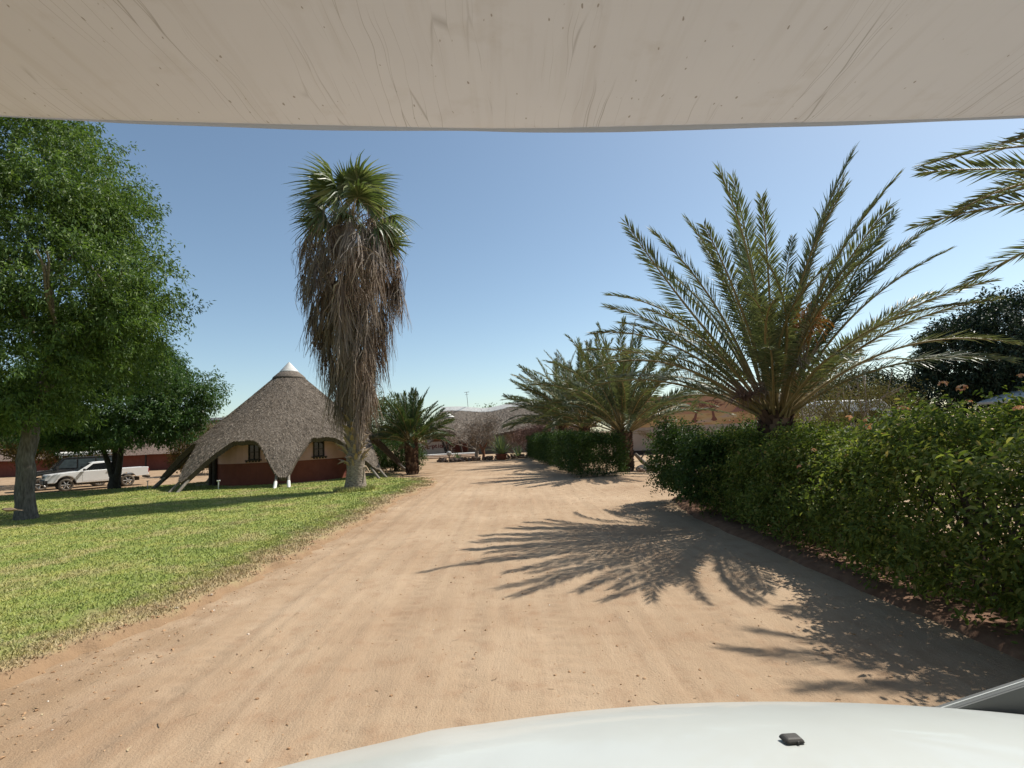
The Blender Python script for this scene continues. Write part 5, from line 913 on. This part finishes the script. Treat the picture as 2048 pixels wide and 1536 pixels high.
for k, (x, y, lab) in enumerate([(-13.9, 25.0, 'short pale standpipe tap beside the dark hut post'), (-19.0, 27.6, 'thin sprinkler pipe on the lawn between pickup and hut')]):
    s_ = thing('sprinkler_pipe', lab, 'pipe', (x, y, 0.1)); obj('riser', MB().tube([(0, 0, -0.1), (0, 0, 0.42)], 0.028 - 0.008 * k, 7), M['white_paint'] if k == 0 else M['steel'], s_); obj('tap', MB().tube([(-0.07, 0, 0.42), (0.07, 0, 0.43)], 0.03 - 0.008 * k, 6), M['white_paint'] if k == 0 else M['steel'], s_)

# ---- vehicles
def arch(cx, r, z0, n=9): return [(cx + r * math.cos(a), z0 + r * math.sin(a)) for a in np.linspace(0, PI, n)]
def pickup():
    hd = math.atan2(-0.72, -0.69); root = thing('pickup_truck', 'white single-cab pickup parked beside the forked tree', 'pickup', (-25.25, 32.2, 0), hd)
    W = 0.84; tp = lambda z: 1 - 0.05 * max(0, z - 0.9)
    low = [(2.42, 0.5), (2.45, 0.8), (2.36, 0.98), (1.1, 1.09), (-0.7, 1.12), (-0.7, 0.42)] + [(0.95, 0.42)] + arch(1.5, 0.44, 0.42)[::-1][1:] + [(2.1, 0.45)]
    low = [(2.42, 0.5), (2.45, 0.8), (2.36, 0.98), (1.1, 1.09), (-0.7, 1.12), (-0.7, 0.42), (1.04, 0.42)] + [(1.5 + .44 * math.cos(a), .42 + .44 * math.sin(a)) for a in np.linspace(PI - .3, .3, 9)] + [(2.0, 0.48)]
    bevel(obj('body', MB().prism(low, -W, W, top=tp), M['car_white'], root), 0.035, 3)
    cab = [(1.0, 1.09), (0.32, 1.55), (0.1, 1.6), (-0.48, 1.6), (-0.66, 1.52), (-0.7, 1.1)]; ct = lambda z: 1 - 0.32 * (z - 1.09)
    bevel(obj('cab', MB().prism(cab, -0.81, 0.81, top=ct), M['car_white'], root), 0.03, 3)
    for s_ in (-1, 1):
        q = [(0.68, 1.13), (0.28, 1.48), (-0.46, 1.52), (-0.5, 1.13)]; V = [(x, s_ * (0.81 * ct(z) + 0.012), z) for x, z in q]; obj('side_window', MB().add(V, [(0, 1, 2, 3)], 0, False), M['glass_dark'], root)
        d_ = MB().prism([(0.78, 0.5), (0.8, 1.08), (-0.58, 1.09), (-0.58, 0.5)], s_ * (W + 0.004), s_ * (W - 0.05)); dr = bevel(obj('door', d_, M['car_white'], root), 0.012); obj('handle', MB().box((-0.45, s_ * (W + 0.02), 1.0), (0.15, 0.03, 0.035)), M['plastic'], dr)
        obj('mirror', bevel_m := MB().box((0.72, s_ * 0.95, 1.16), (0.1, 0.18, 0.13)), M['plastic'], root)
        obj('headlight', MB().box((2.38, s_ * 0.62, 0.84), (0.12, 0.34, 0.17)), M['lamp'], root)
        bs = [(-0.76, 0.5), (-0.76, 1.1), (-2.42, 1.12), (-2.48, 0.62), (-1.85, 0.58)] + [(-1.4 + .43 * math.cos(a), .42 + .43 * math.sin(a)) for a in np.linspace(PI - .35, .3, 9)]
        bevel(obj('bed_side', MB().prism(bs, s_ * W, s_ * (W - 0.06)), M['car_white'], root), 0.015)
        obj('tail_light', MB().box((-2.46, s_ * 0.8, 0.9), (0.05, 0.08, 0.24)), mat_red, root)
    ws = [(0.97, 1.13), (0.36, 1.54)]; off = 0.014; V = [(ws[0][0] + off, -0.76, ws[0][1]), (ws[0][0] + off, 0.76, ws[0][1]), (ws[1][0] + off, 0.64, ws[1][1]), (ws[1][0] + off, -0.64, ws[1][1])]; obj('windscreen', MB().add(V, [(0, 1, 2, 3)], 0, False), M['glass_dark'], root)
    obj('tailgate', MB().box((-2.43, 0, 0.86), (0.05, 1.6, 0.5)), M['car_white'], root); obj('bed_floor', MB().box((-1.58, 0, 0.72), (1.64, 1.58, 0.05)), M['plastic'], root)
    bevel(obj('bumper', MB().box((2.4, 0, 0.56), (0.22, 1.7, 0.28)), M['plastic'], root), 0.05, 3); obj('grille', MB().box((2.42, 0, 0.84), (0.08, 0.85, 0.14)), M['plastic'], root); obj('rear_bumper', MB().box((-2.5, 0, 0.5), (0.12, 1.5, 0.12)), M['plastic'], root); obj('underbody', MB().box((0.1, 0, 0.42), (4.3, 1.0, 0.22)), M['plastic'], root)
    for x in (1.5, -1.4):
        for s_ in (-1, 1): wheel(root, (x, s_ * 0.73, 0.355), 0.355, 0.23)
mat_red = mat_plain('red_lens', (0.35, 0.02, 0.02), 0.3)
pickup()
def offroader():
    hd = math.atan2(-0.72, -0.69); root = thing('offroad_car', 'black off-road car with loaded roof rack parked beyond the white pickup', 'car', (-28.1, 33.7, 0), hd); W = 0.88
    low = [(2.2, 0.5), (2.24, 0.85), (2.15, 1.12), (0.95, 1.2), (-2.2, 1.2), (-2.25, 0.5), (-1.8, 0.48)] + [(-1.35 + .45 * math.cos(a), .45 + .45 * math.sin(a)) for a in np.linspace(PI - .2, .2, 9)] + [(1.0, 0.45)] + [(1.45 + .45 * math.cos(a), .45 + .45 * math.sin(a)) for a in np.linspace(PI - .2, .2, 9)]
    bevel(obj('body', MB().prism(low, -W, W), M['car_black'], root), 0.04, 3); ct = lambda z: 1 - 0.14 * (z - 1.2)
    bevel(obj('cabin', MB().prism([(0.95, 1.2), (0.45, 1.85), (0.2, 1.92), (-2.05, 1.92), (-2.15, 1.85), (-2.2, 1.2)], -0.85, 0.85, top=ct), M['car_black'], root), 0.03, 2)
    for s_ in (-1, 1):
        for x0, x1, xt in ((0.72, -0.2, 0.38), (-0.28, -1.1, -0.28), (-1.18, -2.05, -1.18)):
            V = [(x, s_ * (0.85 * ct(z) + 0.012), z) for x, z in ((x0, 1.26), (xt, 1.78), (x1, 1.78), (x1, 1.26))]; obj('side_window', MB().add(V, [(0, 1, 2, 3)], 0, False), M['glass_blue'], root)
        obj('headlight', MB().box((2.2, s_ * 0.6, 0.95), (0.08, 0.26, 0.2)), M['lamp'], root); obj('mirror', MB().box((0.72, s_ * 1.0, 1.3), (0.1, 0.2, 0.2)), M['plastic'], root)
    V = [(0.93, -0.78, 1.25), (0.93, 0.78, 1.25), (0.5, 0.7, 1.8), (0.5, -0.7, 1.8)]; obj('windscreen', MB().add(V, [(0, 1, 2, 3)], 0, False), M['glass_blue'], root)
    bevel(obj('bumper', MB().box((2.28, 0, 0.62), (0.2, 1.75, 0.24)), M['plastic'], root), 0.04); obj('grille', MB().box((2.22, 0, 0.95), (0.06, 0.8, 0.2)), M['plastic'], root)
    rk = MB()
    for y_ in (-0.62, 0.62): rk.tube([(0.5, y_, 2.05), (-2.1, y_, 2.05)], 0.025, 6)
    for x in np.linspace(0.5, -2.1, 6):
        rk.tube([(x, -0.62, 2.05), (x, 0.62, 2.05)], 0.02, 6)
        for y_ in (-0.62, 0.62): rk.tube([(x, y_, 1.88), (x, y_, 2.05)], 0.018, 6)
    obj('roof_rack', rk, M['steel'], root)
    for x in (1.45, -1.35):
        for s_ in (-1, 1): wheel(root, (x, s_ * 0.76, 0.38), 0.38, 0.25, spokes=5)
    for k, (y_, z, x0, x1, lab) in enumerate([(-0.45, 2.16, 0.7, -2.0, 'long pale rolled load strapped to the roof rack edge'), (0.05, 2.17, 0.3, -2.0, 'pale canvas roll in the middle of the roof rack'), (0.42, 2.15, 0.6, -1.4, 'short pale roll on the far side of the roof rack')]):
        M_ = Matrix.Translation((-28.1, 33.7, 0)) @ Matrix.Rotation(hd, 4, 'Z'); o_ = obj('roof_load', MB().tube([(x0, y_, z), ((x0 + x1) / 2, y_, z + 0.01), (x1, y_, z)], 0.1, 10), M['cap']); o_.matrix_world = M_; tag(o_, lab, 'load')
M['glass_blue'] = mat_plain('tinted_glass', (0.05, 0.065, 0.07), 0.1, 0.5, var=0.3)
offroader()
vn = thing('minibus', 'white minibus roof showing above the flowering hedge by the dark tree', 'minibus', (19.6, 31.0, 0), R(8))
bevel(obj('body', MB().prism([(-2.6, 0.5), (2.5, 0.5), (2.6, 1.4), (2.0, 2.4), (1.4, 3.05), (-2.3, 3.1), (-2.6, 2.9)], -1.0, 1.0, top=lambda z: 1 - 0.05 * max(0, z - 1.5)), M['car_white'], vn), 0.12, 3)
for x in np.arange(-2.1, 1.6, 0.95):
    for s_ in (-1, 1): obj('window', MB().box((x, s_ * 0.985, 2.05), (0.8, 0.05, 0.75)), M['glass_dark'], vn)
for x in (-1.6, 1.7):
    for s_ in (-1, 1): wheel(vn, (x, s_ * 0.88, 0.36), 0.36, 0.22)
tf = thing('metal_trestle', 'rusty red thin-legged metal frame under the dark tree', 'frame', (-30.2, 29.6, 0))
for x in (-0.6, 0.0, 0.6): obj('leg', MB().tube([(x - 0.12, 0, 0), (x, 0, 0.9)], 0.035, 6), M['rust'], tf); obj('leg', MB().tube([(x + 0.14, 0.5, 0), (x, 0.3, 0.9)], 0.035, 6), M['rust'], tf)
obj('top_bar', MB().tube([(-0.7, 0.1, 0.9), (0.75, 0.1, 0.9)], 0.04, 6), M['rust'], tf); obj('lower_bar', MB().tube([(-0.7, 0.0, 0.35), (0.7, 0.0, 0.35)], 0.03, 6), M['rust'], tf)
# bird flying low past the big trunk
bird = thing('bird', 'small brown bird flying low past the big tree trunk', 'bird', (-9.45, 10.0, 1.06), R(176))
bv = MB(); prf = [(-0.165, .004), (-0.155, .009), (-.14, .018), (-.12, .024), (-.1, .026), (-.06, .036), (0, .042), (.06, .034), (.11, .018), (.14, .01)]
bv.tube([(-a, 0, 0.012 * (a < -0.09) - 0.1 * max(a, 0) ** 1.2) for a, r in prf], [r for a, r in prf], 10); obj('body', bv, M['feather'], bird)
for s_ in (-1, 1):
    V = [(0.07, s_ * 0.03, 0.02), (0.05, s_ * 0.075, 0.01), (-0.07, s_ * 0.07, 0.0), (-0.15, s_ * 0.03, 0.0), (-0.04, s_ * 0.03, 0.025)]; V2 = V + [(x, y_, z - 0.008) for x, y_, z in V]; obj('wing', MB().add(V2, [(0, 1, 2, 3, 4), (9, 8, 7, 6, 5)] + [(i, i + 5, (i + 1) % 5 + 5, (i + 1) % 5) for i in range(5)], 0, False), M['feather'], bird)
V = [(-0.1, -.012, -.005), (-0.1, .012, -.005), (-0.25, .022, -.02), (-0.25, -.022, -.02)]; obj('tail', MB().add(V + [(x, y_, z - .005) for x, y_, z in V], [(0, 1, 2, 3), (7, 6, 5, 4), (0, 4, 5, 1), (1, 5, 6, 2), (2, 6, 7, 3), (3, 7, 4, 0)], 0, False), M['feather'], bird)
